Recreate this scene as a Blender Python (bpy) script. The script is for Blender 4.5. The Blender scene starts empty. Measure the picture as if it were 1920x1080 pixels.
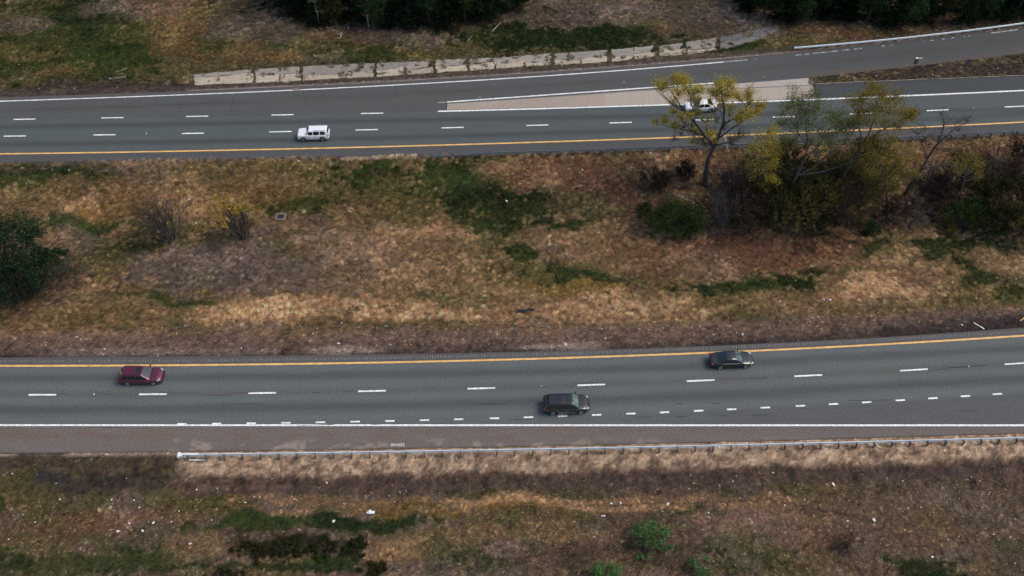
import bpy, math, random
import numpy as np
from mathutils import Vector, Matrix
R = math.radians
rnd = random.Random(7)
rng = np.random.default_rng(7)
S = bpy.context.scene
COL = S.collection

# ------------------------------------------------------------------ camera
FPX, CX, CY, CH, PITCH = 1690.0, 960.0, 540.0, 84.6, R(50.4)
SP, CP = math.sin(PITCH), math.cos(PITCH)
cam = bpy.data.cameras.new('camera'); camo = bpy.data.objects.new('camera', cam); COL.objects.link(camo)
camo.location = (0, 0, CH); camo.rotation_euler = (R(90) - PITCH, 0, 0)
cam.sensor_width = 36; cam.lens = 36 * FPX / 1920; cam.clip_start = 1; cam.clip_end = 9000
S.camera = camo
# ------------------------------------------------------------------ light: overcast day, soft sun from behind right
W = bpy.data.worlds.new('World'); S.world = W; W.use_nodes = True
nt = W.node_tree; nt.nodes.clear()
sky = nt.nodes.new('ShaderNodeTexSky'); sky.sky_type = 'NISHITA'; sky.sun_disc = False
SUN_EL, SUN_AZ = R(54), R(82)          # azimuth from +Y towards +X
sky.sun_elevation = SUN_EL; sky.sun_rotation = SUN_AZ
sky.air_density = 1.0; sky.dust_density = 2.5; sky.ozone_density = 0.5
bg = nt.nodes.new('ShaderNodeBackground'); bg.inputs[1].default_value = 0.145
wo = nt.nodes.new('ShaderNodeOutputWorld')
nt.links.new(sky.outputs[0], bg.inputs[0]); nt.links.new(bg.outputs[0], wo.inputs[0])
sl = bpy.data.lights.new('sun', 'SUN'); sl.energy = 1.5; sl.angle = R(26); sl.color = (1.0, 0.90, 0.76)
so = bpy.data.objects.new('sun', sl); COL.objects.link(so)
sd = Vector((math.sin(SUN_AZ) * math.cos(SUN_EL), math.cos(SUN_AZ) * math.cos(SUN_EL), math.sin(SUN_EL)))
so.rotation_euler = (-sd).to_track_quat('-Z', 'Y').to_euler(); so.location = (60, 120, 120)
S.view_settings.view_transform = 'Standard'; S.view_settings.look = 'None'
S.view_settings.exposure = 0.20; S.view_settings.gamma = 1.0; S.view_settings.use_curve_mapping = False
S.cycles.max_bounces = 5; S.cycles.diffuse_bounces = 2; S.cycles.glossy_bounces = 3; S.cycles.transparent_max_bounces = 6

# display colour -> albedo (light level of this scene on flat ground)
KD = 0.90
def lin(c):
    c = np.asarray(c, float) / 255.0
    return np.where(c <= 0.04045, c / 12.92, ((c + 0.055) / 1.055) ** 2.4)
def alb(c): return np.clip(lin(c) * KD * np.array([1.0, 0.98, 0.92]), 0, 0.85)

# ------------------------------------------------------------------ picture point -> world
def ray(px, py):
    a = (np.asarray(px, float) - CX) / FPX; b = (CY - np.asarray(py, float)) / FPX
    return a, b * SP + CP, b * CP - SP
def G0(px, py, z=0.0):
    dx, dy, dz = ray(px, py); t = (z - CH) / dz
    return t * dx, t * dy
def PV(px, py, Y):
    dx, dy, dz = ray(px, py); t = Y / dy
    return Vector((float(t * dx), float(Y), float(CH + t * dz)))
def proj(x, y, z):
    dz = z - CH
    depth = y * CP - dz * SP
    u = y * SP + dz * CP
    return CX + FPX * x / depth, CY - FPX * u / depth
def ppm(px, py):      # horizontal pixels per metre at ground
    return FPX * (SP + (py - CY) / FPX * CP) / CH

# ------------------------------------------------------------------ numpy noise
def _h(i, j, s):
    n = (i * 374761393 + j * 668265263 + s * 1442695041) & 0xFFFFFFFF
    n = ((n ^ (n >> 13)) * 1274126177) & 0xFFFFFFFF
    return ((n ^ (n >> 16)) & 0xFFFF) / 65535.0
def vn(x, y, s=0):
    x = np.asarray(x, float); y = np.asarray(y, float)
    i = np.floor(x).astype(np.int64); j = np.floor(y).astype(np.int64)
    fx = x - i; fy = y - j; fx = fx * fx * (3 - 2 * fx); fy = fy * fy * (3 - 2 * fy)
    return (_h(i, j, s) * (1 - fx) + _h(i + 1, j, s) * fx) * (1 - fy) + (_h(i, j + 1, s) * (1 - fx) + _h(i + 1, j + 1, s) * fx) * fy
def fbm(x, y, s=0, o=4, g=0.5):
    a, t, w = 1.0, 0.0, 0.0
    for k in range(o):
        t = t + a * vn(x * 2 ** k + 17.3 * k, y * 2 ** k - 9.1 * k, s + k); w += a; a *= g
    return t / w
def sst(a, b, x):
    t = np.clip((x - a) / (b - a), 0, 1); return t * t * (3 - 2 * t)

# ------------------------------------------------------------------ lines of the place (seen in the photograph), as functions of picture x
def poly(pts, deg):
    xs = np.array([p[0] for p in pts], float); ys = np.array([p[1] for p in pts], float)
    c = np.polyfit((xs - 960) / 960, ys, deg); d = np.polyder(c)
    lo, hi = xs.min() - 30, xs.max() + 30
    def f(x):
        x = np.asarray(x, float); xc = np.clip(x, lo, hi); t = (xc - 960) / 960
        return np.polyval(c, t) + np.polyval(d, t) / 960 * (x - xc)
    return f
def pl(pts):
    xs = np.array([p[0] for p in pts], float); ys = np.array([p[1] for p in pts], float)
    s0 = (ys[1] - ys[0]) / (xs[1] - xs[0]); s1 = (ys[-1] - ys[-2]) / (xs[-1] - xs[-2])
    def f(x):
        x = np.asarray(x, float)
        return np.interp(x, xs, ys) + np.minimum(x - xs[0], 0) * s0 + np.maximum(x - xs[-1], 0) * s1
    return f
L_yel = poly([(0,686),(240,685.3),(480,683),(720,679.8),(960,674),(1200,666.3),(1440,657),(1680,643.5),(1920,629.5)], 3)
L_edge = poly([(0,797),(480,797.5),(960,797.3),(1440,797.2),(1920,797.5)], 1)
L_top = poly([(0,670),(240,669.5),(480,667.5),(720,664),(960,659),(1200,653),(1440,645),(1680,630),(1920,614)], 3)
L_bot = poly([(0,849.5),(300,849),(480,846.5),(720,842.5),(960,838),(1200,832),(1440,826.5),(1920,813)], 2)
L_dash = poly([(80,740.5),(287,738.8),(492,736.5),(698,733),(903,728.5),(1109,722),(1314,714),(1516,703.5),(1714,693),(1910,682)], 3)
L_rail = poly([(345,854.5),(480,850.5),(720,847.5),(960,844),(1200,838.5),(1440,835),(1680,828),(1920,820.5)], 2)
U_yel = poly([(0,288.5),(320,284),(640,276.3),(960,268.3),(1280,257.8),(1600,243.5),(1920,229)], 3)
U_bot = poly([(0,304.5),(320,299.5),(640,293.5),(960,287),(1280,279),(1600,265),(1920,249)], 3)
U_dA = poly([(28,255),(196,253),(362,250),(526,247),(688,242.7),(849,239.3),(1008,235),(1164,230.3),(1321,224.3),(1470,218.7),(1615,212.8),(1758,206.7),(1905,199.7)], 3)
U_dB = poly([(46,223),(211,221),(370,218.7),(530,216),(698,211.7)], 1)
U_sol = poly([(821,209),(1043,202.8),(1263,196.7),(1413,190.7),(1688,180),(1920,170)], 2)
U_gw = poly([(824,193),(940,184),(1090,172.7),(1220,165),(1340,156)], 1)
U_far = poly([(0,189.3),(320,180.3),(480,171.3),(640,164.3),(960,145.7),(1280,123),(1355,117),(1520,101.5),(1700,80),(1900,57)], 3)
U_top = poly([(0,182),(320,173),(480,165),(640,156.5),(960,139),(1280,117),(1460,100),(1620,85),(1920,51)], 3)
U_rail = poly([(840,289.3),(960,285),(1120,281),(1280,276),(1600,261.5),(1920,246)], 2)
R_rail = poly([(1487,90),(1620,78.5),(1760,64),(1920,43.5)], 2)
SEAM = pl([(-600,229.5),(0,224.5),(350,220),(698,213),(821,208),(1040,198),(1527,178),(1530,157.5),(1700,150.5),(1920,142)])
RAMPLO = pl([(-600,229.5),(0,224.5),(350,220),(698,213),(821,208),(1040,198),(1514,178),(1516,146),(1760,119),(1920,100)])
WEDGE_HI = pl([(1516,146),(1760,119),(1920,100)]); WEDGE_LO = pl([(1516,158.5),(1700,150.5),(1920,142)])
C_hi = pl([(362,138),(483,128),(640,119.5),(927,107),(1033,99),(1143,92),(1233,84),(1287,78),(1340,70),(1473,43)])
C_lo = pl([(365,158),(427,156.5),(587,149),(640,145.5),(707,143),(813,135),(880,131),(1037,120),(1143,115),(1233,104),(1300,100),(1373,88),(1447,67),(1480,50)])

XS = np.linspace(-900, 2900, 600)
def wcurve(fn):
    x, y = G0(XS, fn(XS)); o = np.argsort(x)
    xs, ys = x[o], y[o]
    return lambda X: np.interp(X, xs, ys)
W_top, W_bot, V_bot, V_top = wcurve(L_top), wcurve(L_bot), wcurve(U_bot), wcurve(U_top)
W_whi, W_wlo = wcurve(WEDGE_HI), wcurve(WEDGE_LO)
W_chi, W_clo = wcurve(C_hi), wcurve(C_lo)

def height(x, y, fine=True):
    x = np.asarray(x, float); y = np.asarray(y, float)
    lt, lb, ub, ut = W_top(x), W_bot(x), V_bot(x), V_top(x)
    t = np.clip((y - lt) / (ub - lt), 0, 1)
    h = -1.25 * np.sin(np.pi * t) ** 1.3
    db = lb - y
    hb = -1.25 * sst(0.9, 4.2, db) + 0.5 * sst(12, 30, db)
    h = np.where(db > 0, hb, h)
    du = y - ut
    h = np.where(du > 0, -0.15 * sst(0.2, 2, du) + 1.2 * sst(14, 40, du), h)
    rd = ((y < lt) & (y > lb)) | ((y < ut) & (y > ub))
    edge = np.minimum.reduce([np.abs(y - lt), np.abs(y - lb), np.abs(y - ub), np.abs(y - ut)])
    if fine:
        a = sst(0.0, 3.0, edge)
        px, py = proj(x, y, h)
        chn = ((y > W_clo(x) - 0.3) & (y < W_chi(x) + 0.3) & (px > 350) & (px < 1490))
        a = np.where(chn, 0.02, a)
        n = (fbm(x * 0.12, y * 0.12, 3, 4) - 0.5) * 0.9 + (fbm(x * 1.1, y * 1.1, 9, 3) - 0.5) * 0.22
        lump = (fbm(x * 0.9, y * 0.9, 21, 4) - 0.5)
        emb = sst(0.6, 2.0, db) * (1 - sst(4.5, 7, db)) * (db > 0) * (px > 300)
        n = n + emb * lump * 0.9
        h = h + n * a + (fbm(x * 2.3, y * 1.6, 31, 3) - 0.47) * 0.10 * np.where(chn, 0.05, 1)
    wedge = (y < W_whi(x)) & (y > W_wlo(x)) & (x > G0(1516, 150)[0])
    h = np.where(rd, -0.07, h)
    h = np.where(wedge, 0.05 + (fbm(x, y, 5, 3) - 0.5) * 0.12, h)
    return h
def P(px, py, dz=0.0):
    z = 0.0
    for _ in range(8):
        x, y = G0(px, py, z + dz); z = float(height(x, y))
    return Vector((float(x), float(y), z))

# ------------------------------------------------------------------ object helpers
def tag(o, label=None, cat=None, group=None, kind=None):
    if label: o['label'] = label
    if cat: o['category'] = cat
    if group: o['group'] = group
    if kind: o['kind'] = kind
    return o
def empty(name, loc, rz=0.0):
    o = bpy.data.objects.new(name, None); COL.objects.link(o); o.location = loc; o.rotation_euler = (0, 0, rz)
    o.empty_display_size = 0.3
    return o
def mesh_np(name, V, F4=None, F3=None, mat=None, parent=None, col=None, uv=None, smooth=False, link=True):
    """V (n,3); F4 (m,4); F3 (k,3); col (n,3) point colours"""
    me = bpy.data.meshes.new(name)
    V = np.asarray(V, float).reshape(-1, 3)
    F4 = np.zeros((0, 4), int) if F4 is None else np.asarray(F4, int).reshape(-1, 4)
    F3 = np.zeros((0, 3), int) if F3 is None else np.asarray(F3, int).reshape(-1, 3)
    nl = F4.size + F3.size; nf = len(F4) + len(F3)
    me.vertices.add(len(V)); me.vertices.foreach_set('co', V.ravel())
    me.loops.add(nl); me.loops.foreach_set('vertex_index', np.concatenate([F4.ravel(), F3.ravel()]))
    me.polygons.add(nf)
    me.polygons.foreach_set('loop_start', np.concatenate([np.arange(len(F4)) * 4, F4.size + np.arange(len(F3)) * 3]))
    if col is not None:
        a = me.color_attributes.new('col', 'FLOAT_COLOR', 'POINT')
        c = np.ones((len(V), 4)); c[:, :3] = col; a.data.foreach_set('color', c.ravel())
    me.update(calc_edges=True); me.validate()
    me.polygons.foreach_set('use_smooth', np.full(len(me.polygons), bool(smooth)))
    if mat: me.materials.append(mat)
    o = bpy.data.objects.new(name, me)
    if link: COL.objects.link(o)
    if parent: o.parent = parent
    return o
class MB:
    def __init__(s): s.v = []; s.f4 = []; s.f3 = []; s.n = 0
    def add(s, V, F):
        V = [tuple(p) for p in V]
        for f in F:
            if len(f) == 4: s.f4.append([i + s.n for i in f])
            elif len(f) == 3: s.f3.append([i + s.n for i in f])
            else:
                for k in range(1, len(f) - 1): s.f3.append([f[0] + s.n, f[k] + s.n, f[k + 1] + s.n])
        s.v += V; s.n += len(V); return s
    def box(s, c, d, M=None):
        x, y, z = d[0] / 2, d[1] / 2, d[2] / 2
        V = [Vector((a, b, e)) for a in (-x, x) for b in (-y, y) for e in (-z, z)]
        if M is not None: V = [M @ p for p in V]
        V = [p + Vector(c) for p in V]
        return s.add(V, [(0,1,3,2),(4,6,7,5),(0,4,5,1),(2,3,7,6),(0,2,6,4),(1,5,7,3)])
    def tube(s, pts, rad, n=5, cap=True):
        pts = [Vector(p) for p in pts]; V = []; F = []
        up = Vector((0.31, 0.2, 0.93))
        for i, p in enumerate(pts):
            d = (pts[min(i + 1, len(pts) - 1)] - pts[max(i - 1, 0)])
            if d.length < 1e-6: d = Vector((0, 0, 1))
            d.normalize(); a = d.cross(up)
            if a.length < 0.05: a = d.cross(Vector((1, 0, 0)))
            a.normalize(); b = d.cross(a)
            r = rad[i] if hasattr(rad, '__len__') else rad
            for k in range(n):
                t = 2 * math.pi * k / n
                V.append(p + a * (r * math.cos(t)) + b * (r * math.sin(t)))
        for i in range(len(pts) - 1):
            for k in range(n):
                F.append((i*n+k, i*n+(k+1)%n, (i+1)*n+(k+1)%n, (i+1)*n+k))
        if cap: F.append(tuple(reversed(range(n)))); F.append(tuple((len(pts)-1)*n+k for k in range(n)))
        return s.add(V, F)
    def cyl(s, c, r, w, axis='y', n=16):
        c = Vector(c); h = Vector((0, w/2, 0)) if axis == 'y' else (Vector((0, 0, w/2)) if axis == 'z' else Vector((w/2, 0, 0)))
        return s.tube([c - h, c + h], r, n)
    def build(s, name, mat, parent=None, smooth=False, link=True):
        return mesh_np(name, s.v, s.f4, s.f3, mat, parent, smooth=smooth, link=link)

# ------------------------------------------------------------------ materials
def newmat(name):
    m = bpy.data.materials.new(name); m.use_nodes = True
    return m, m.node_tree, m.node_tree.nodes['Principled BSDF']
def N(t, ty, **k):
    n = t.nodes.new(ty)
    for a, b in k.items(): setattr(n, a, b)
    return n
def plain(name, c, rough=0.7, metal=0.0, var=0.15, scale=3.0, coat=0.0, spec=0.5):
    m, t, b = newmat(name)
    tc = N(t, 'ShaderNodeTexCoord'); no = N(t, 'ShaderNodeTexNoise'); no.inputs['Scale'].default_value = scale; no.inputs['Detail'].default_value = 5
    t.links.new(tc.outputs['Object'], no.inputs['Vector'])
    mr = N(t, 'ShaderNodeMapRange'); mr.inputs[1].default_value = 0.3; mr.inputs[2].default_value = 0.7
    mr.inputs[3].default_value = 1 - var; mr.inputs[4].default_value = 1 + var
    t.links.new(no.outputs[0], mr.inputs[0])
    mx = N(t, 'ShaderNodeVectorMath', operation='SCALE'); mx.inputs[0].default_value = c
    t.links.new(mr.outputs[0], mx.inputs['Scale']); t.links.new(mx.outputs[0], b.inputs['Base Color'])
    b.inputs['Roughness'].default_value = rough; b.inputs['Metallic'].default_value = metal
    b.inputs['Coat Weight'].default_value = coat; b.inputs['Specular IOR Level'].default_value = spec
    return m
def attr_mat(name, amp=0.35, scale=9.0, rough=0.9, bump=0.0, speck=0.0, grain=30.0):
    """point colour 'col' times fine noise; flecks of pale stone"""
    m, t, b = newmat(name)
    at = N(t, 'ShaderNodeAttribute', attribute_name='col')
    tc = N(t, 'ShaderNodeTexCoord')
    no = N(t, 'ShaderNodeTexNoise'); no.inputs['Scale'].default_value = scale; no.inputs['Detail'].default_value = 6; no.inputs['Roughness'].default_value = 0.75
    t.links.new(tc.outputs['Object'], no.inputs['Vector'])
    mr = N(t, 'ShaderNodeMapRange'); mr.inputs[1].default_value = 0.3; mr.inputs[2].default_value = 0.7; mr.inputs[3].default_value = 1 - amp; mr.inputs[4].default_value = 1 + amp
    t.links.new(no.outputs[0], mr.inputs[0])
    sc = N(t, 'ShaderNodeVectorMath', operation='SCALE'); t.links.new(at.outputs['Color'], sc.inputs[0]); t.links.new(mr.outputs[0], sc.inputs['Scale'])
    out = sc.outputs[0]
    if speck:
        v = N(t, 'ShaderNodeTexNoise'); v.inputs['Scale'].default_value = grain; v.inputs['Detail'].default_value = 2
        t.links.new(tc.outputs['Object'], v.inputs['Vector'])
        r2 = N(t, 'ShaderNodeMapRange'); r2.inputs[1].default_value = 0.62; r2.inputs[2].default_value = 0.75; r2.inputs[3].default_value = 1; r2.inputs[4].default_value = 1 + speck
        t.links.new(v.outputs[0], r2.inputs[0])
        s2 = N(t, 'ShaderNodeVectorMath', operation='SCALE'); t.links.new(out, s2.inputs[0]); t.links.new(r2.outputs[0], s2.inputs['Scale']); out = s2.outputs[0]
    t.links.new(out, b.inputs['Base Color']); b.inputs['Roughness'].default_value = rough; b.inputs['Specular IOR Level'].default_value = 0.25
    if bump:
        bp = N(t, 'ShaderNodeBump'); bp.inputs['Strength'].default_value = bump; bp.inputs['Distance'].default_value = 0.06
        t.links.new(no.outputs[0], bp.inputs['Height']); t.links.new(bp.outputs[0], b.inputs['Normal'])
    return m
def leaf_mat(name, c, trans=0.3, var=1.0):
    m, t, b = newmat(name); t.nodes.remove(b)
    at = N(t, 'ShaderNodeAttribute', attribute_name='col')
    mx = N(t, 'ShaderNodeVectorMath', operation='MULTIPLY'); mx.inputs[1].default_value = c
    t.links.new(at.outputs['Color'], mx.inputs[0])
    d = N(t, 'ShaderNodeBsdfDiffuse'); tr = N(t, 'ShaderNodeBsdfTranslucent'); ms = N(t, 'ShaderNodeMixShader'); ms.inputs[0].default_value = trans
    t.links.new(mx.outputs[0], d.inputs[0]); t.links.new(mx.outputs[0], tr.inputs[0])
    t.links.new(d.outputs[0], ms.inputs[1]); t.links.new(tr.outputs[0], ms.inputs[2])
    t.links.new(ms.outputs[0], t.nodes['Material Output'].inputs[0])
    return m
def inst_mat(name):
    m, t, b = newmat(name)
    a = N(t, 'ShaderNodeAttribute', attribute_name='tint', attribute_type='INSTANCER')
    s = N(t, 'ShaderNodeAttribute', attribute_name='col')
    mx = N(t, 'ShaderNodeVectorMath', operation='MULTIPLY')
    t.links.new(a.outputs['Color'], mx.inputs[0]); t.links.new(s.outputs['Color'], mx.inputs[1])
    t.links.new(mx.outputs[0], b.inputs['Base Color']); b.inputs['Roughness'].default_value = 0.8; b.inputs['Specular IOR Level'].default_value = 0.15
    return m
M_ground = attr_mat('ground_soil', 0.55, 3.2, 0.95, 0.8, 0.7, 6.0)
M_asph = attr_mat('asphalt', 0.50, 6.0, 0.85, 0.2, 0.45, 7.0)
M_conc = attr_mat('concrete', 0.12, 2.0, 0.9, 0.15, 0.0)
M_oldc = attr_mat('old_stained_concrete', 0.30, 1.6, 0.95, 0.4, 0.0)
M_white = plain('white_road_paint', (0.76, 0.76, 0.74), 0.6, var=0.32, scale=3.0)
M_worn = plain('worn_white_paint', (0.50, 0.49, 0.47), 0.7, var=0.3, scale=5)
M_yellow = plain('yellow_road_paint', (0.78, 0.44, 0.13), 0.6, var=0.2, scale=1.2)
M_groove = plain('milled_groove', (0.18, 0.175, 0.17), 0.85, var=0.5, scale=4)
M_galv = plain('galvanised_steel', (0.74, 0.82, 0.84), 0.5, 0.0, var=0.12, scale=1.5)
M_galvd = plain('weathered_steel_post', (0.10, 0.12, 0.125), 0.6, 0.3, var=0.2)
M_wood = plain('weathered_wood', (0.28, 0.24, 0.20), 0.85)
M_palebr = plain('bleached_branch', (0.42, 0.36, 0.31), 0.9)
M_bark = plain('dark_bark', (0.060, 0.050, 0.045), 0.9, var=0.3)
M_barkg = plain('grey_bark', (0.105, 0.092, 0.088), 0.9, var=0.3)
M_birch = plain('pale_birch_bark', (0.42, 0.46, 0.38), 0.8, var=0.2)
M_black = plain('black_trim', (0.012, 0.012, 0.013), 0.5)
M_tyre = plain('tyre_rubber', (0.015, 0.015, 0.016), 0.85)
M_rim = plain('alloy_rim', (0.45, 0.46, 0.47), 0.35, 0.8)
M_chrome = plain('chrome_trim', (0.85, 0.85, 0.85), 0.15, 1.0, var=0.02)
M_lamp = plain('headlamp_lens', (0.80, 0.80, 0.78), 0.1, 0.2, var=0.05)
M_red = plain('tail_lamp_lens', (0.45, 0.02, 0.04), 0.2)
def glassm(name, c, rough=0.05):
    return plain(name, c, rough, 0.0, 0.05, coat=0.6, spec=0.8)
M_glass = glassm('dark_car_glass', (0.008, 0.012, 0.013))
M_wind = glassm('greenish_windscreen', (0.035, 0.065, 0.060))
M_paper = plain('white_litter', (0.74, 0.74, 0.72), 0.7, var=0.1)

# ------------------------------------------------------------------ the colour of the ground, from what grows or lies there, darker under trees and bushes
STR=(126,99,73); STB=(168,130,98); OLV=(78,68,38); YEL=(112,86,44); GRN=(48,60,29); DGR=(30,44,20)
SOI=(74,62,57); DSO=(50,42,40); SND=(152,130,112); PUR=(100,85,80); RUS=(101,70,56); ORG=(106,78,48); DKB=(60,48,40)
BL = [ # cx, cy, rx, ry, colour, strength
 # far side
 (110,70,260,75,OLV,.8),(90,80,200,55,GRN,.7),(330,130,120,20,OLV,.6),(160,40,60,70,DGR,.85),(30,45,70,16,PUR,.6),(70,95,90,14,OLV,.6),(220,110,60,30,GRN,.8),(330,55,60,45,ORG,.55),(250,15,90,20,PUR,.5),
 (420,95,90,25,ORG,.6),(400,80,30,20,GRN,.6),(300,15,60,25,RUS,.4),(480,50,70,28,PUR,.55),(560,85,60,24,GRN,.5),(520,105,60,16,ORG,.6),
 (700,60,200,14,PUR,.75),(620,75,60,16,STR,.4),(850,68,90,14,PUR,.7),(760,95,150,14,OLV,.8),(700,100,60,14,GRN,.6),(900,78,60,14,OLV,.8),(1000,50,110,10,PUR,.8),(980,70,80,14,GRN,.8),(1090,70,160,17,DGR,1.0),(1000,85,80,9,DGR,.8),
 (1150,20,170,22,PUR,.85),(1230,35,70,18,OLV,.5),(1270,55,40,16,RUS,.4),(1370,35,110,28,PUR,.85),(1330,50,50,14,SOI,.6),(1320,95,110,6,GRN,.8),(1420,86,60,8,GRN,.7),
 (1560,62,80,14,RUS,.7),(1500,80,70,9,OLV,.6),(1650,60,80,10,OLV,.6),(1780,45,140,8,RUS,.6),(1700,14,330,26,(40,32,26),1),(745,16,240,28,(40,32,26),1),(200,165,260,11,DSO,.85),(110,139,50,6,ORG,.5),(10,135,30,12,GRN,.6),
 # wedge
 (1720,135,260,24,DSO,.9),(1560,152,60,8,(58,54,36),.7),
 # median
 (860,584,500,15,STB,.9),(1250,590,160,20,STB,.7),(1330,470,160,36,STR,.5),(800,500,240,36,STR,.4),
 (840,365,280,62,OLV,.55),(700,335,240,36,OLV,.5),(1060,510,190,40,OLV,.5),(470,345,120,36,YEL,.35),(140,480,200,60,DKB,.4),(90,590,190,26,OLV,.45),(1840,540,120,60,OLV,.4),(1500,600,300,22,OLV,.3),(1180,440,160,50,RUS,.35),(640,470,120,40,PUR,.35),
 (80,335,90,22,GRN,.95),(120,330,60,14,DGR,.7),(240,318,250,6,SOI,.5),(100,362,30,5,GRN,.8),(200,365,190,28,STR,.5),(300,375,200,30,YEL,.35),(90,395,150,16,STR,.6),(160,420,90,12,GRN,.9),(200,400,80,12,YEL,.6),(310,425,60,18,OLV,.8),(330,455,80,16,DGR,.5),
 (430,320,160,12,OLV,.7),(560,330,120,14,OLV,.5),(545,378,45,20,GRN,.75),(480,340,60,14,STR,.5),(520,360,60,12,ORG,.5),(150,460,60,30,PUR,.45),(230,470,60,14,GRN,.5),(350,505,110,34,PUR,.85),(200,500,60,26,OLV,.7),(370,520,28,12,GRN,.7),(460,470,100,30,DKB,.5),
 (250,567,80,8,GRN,.8),(330,562,60,10,GRN,.7),(240,575,200,12,STR,.5),(600,510,120,44,PUR,.8),(450,500,140,44,PUR,.8),(560,555,80,8,OLV,.6),(500,440,60,18,SOI,.5),(580,440,40,6,SND,.45),(560,470,80,16,OLV,.4),
 (560,577,170,17,STB,1),(480,595,120,12,STB,.95),(700,580,170,18,STB,1),(850,585,160,10,STB,.6),(930,580,120,12,STR,.8),(760,520,170,45,STR,.5),(720,450,140,30,STR,.3),(820,430,60,16,STB,.6),(920,440,80,12,STB,.6),
 (700,335,60,24,GRN,.95),(760,350,80,26,OLV,.8),(860,345,80,34,GRN,.95),(925,375,90,26,DGR,.95),(880,335,30,14,GRN,.9),(1010,395,60,14,DGR,.85),(1060,418,55,12,DGR,.9),(940,425,40,22,GRN,.8),(740,390,60,24,OLV,.8),(965,480,20,20,GRN,.9),(820,560,40,10,GRN,.5),
 (1060,515,120,28,OLV,.85),(1090,517,50,14,GRN,1.0),(1160,520,40,12,GRN,.6),(1080,545,90,14,YEL,.7),(1035,500,30,8,DGR,.6),(1100,370,80,34,RUS,.7),(980,325,70,16,STR,.8),(1000,340,30,18,STB,.6),(1050,330,120,24,RUS,.6),(1160,330,120,34,RUS,.6),(1120,385,60,20,GRN,.5),(1210,330,50,34,DKB,.7),(1180,375,70,18,RUS,.6),(1100,440,120,18,STR,.8),(1150,480,90,24,STR,.6),
 (1240,465,110,30,STR,.5),(1270,490,110,40,RUS,.45),(1400,470,150,26,RUS,.85),(1340,500,60,26,PUR,.35),(1420,500,70,20,RUS,.6),(1300,560,50,36,STR,.6),(1180,570,120,18,STB,.6),
 (1390,540,80,16,GRN,.95),(1330,535,22,8,DGR,.9),(1440,545,40,12,GRN,.8),(1490,528,30,12,DGR,.9),(1525,505,24,8,DGR,.8),(1590,508,30,10,GRN,.8),(1400,585,70,24,OLV,.9),(1440,600,30,12,GRN,.6),(1480,570,80,20,STR,.5),
 (1560,450,90,24,RUS,.6),(1628,455,24,14,GRN,.8),(1620,530,60,18,STB,.8),(1660,545,120,18,STB,.5),(1720,500,120,26,STR,.8),(1620,490,80,16,STR,.6),(1780,470,80,18,GRN,.8),(1830,450,70,16,DGR,.5),(1812,500,16,16,DGR,.8),(1840,525,40,12,GRN,.8),(1880,490,60,18,STR,.7),(1830,560,110,20,OLV,.7),(1900,560,40,18,GRN,.5),(1700,580,120,14,OLV,.5),
 (1560,370,200,66,(50,40,30),.9),(1830,370,120,50,(52,42,34),.8),(1350,300,60,30,RUS,.5),(1340,390,80,50,DSO,.5),(1820,290,130,22,RUS,.5),(1800,350,120,40,DSO,.5),(1860,400,90,40,DSO,.6),(1240,420,90,30,DSO,.5),(50,520,110,50,DSO,.6),  # includes darker ground under the thicket, the rounded bush and the left tree
 # near verge
 (120,905,140,26,DSO,.75),(70,900,60,14,(52,50,52),.8),(280,900,110,16,DSO,.6),(180,870,120,10,DKB,.6),(20,915,30,34,OLV,.8),(80,930,40,16,OLV,.6),(10,945,12,16,GRN,.9),(250,975,110,18,RUS,.45),(130,985,150,16,RUS,.35),(90,1060,120,24,GRN,.55),(280,1045,60,24,GRN,.75),(200,1050,60,12,GRN,.5),(20,1060,40,20,DGR,.6),(10,1030,18,6,GRN,.8),
 (420,945,60,22,OLV,.8),(415,940,20,10,GRN,.8),(340,950,30,10,OLV,.6),(560,940,120,10,STR,.7),(540,960,60,8,STB,.3),(450,990,100,12,GRN,.9),(520,978,130,14,GRN,.9),(720,980,110,14,DGR,1.0),(620,980,80,14,DGR,.9),(800,965,60,10,YEL,.6),(720,950,110,12,YEL,.5),(790,945,30,10,OLV,.8),
 (540,1030,130,24,(30,32,17),.9),(660,1030,30,24,DGR,.9),(760,1030,60,24,STR,.8),(380,1030,50,22,STR,.4),(600,1063,60,10,(40,66,24),.9),(500,1070,200,8,DGR,.7),(820,1000,60,14,OLV,.7),(860,1030,60,24,GRN,.5),(900,1060,80,16,DGR,.4),(900,1000,60,16,STR,.3),(960,950,100,10,YEL,.5),
 (1100,940,300,9,STB,.65),(1300,932,160,6,STR,.6),(1080,960,60,10,OLV,.7),(1300,952,60,6,GRN,.6),(1160,975,60,8,DKB,.5),(1060,1000,100,24,STR,.3),(1360,975,60,24,(125,98,84),.6),(1420,960,60,16,(125,98,84),.6),(1450,940,80,12,STR,.5),(1530,965,60,8,STR,.25),(1080,1040,60,24,DKB,.6),(1240,1040,90,30,DKB,.6),(1400,1050,60,24,GRN,.5),(1370,1010,30,20,GRN,.4),
 (1580,1010,46,24,(48,34,30),.9),(1520,1000,90,40,(104,78,60),.4),(1640,960,90,30,(98,78,62),.4),(1760,1010,90,20,(98,76,60),.4),(1900,1020,60,16,GRN,.4),(1680,1060,30,8,GRN,.6),(1740,1065,80,16,DGR,.6),
]
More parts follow.
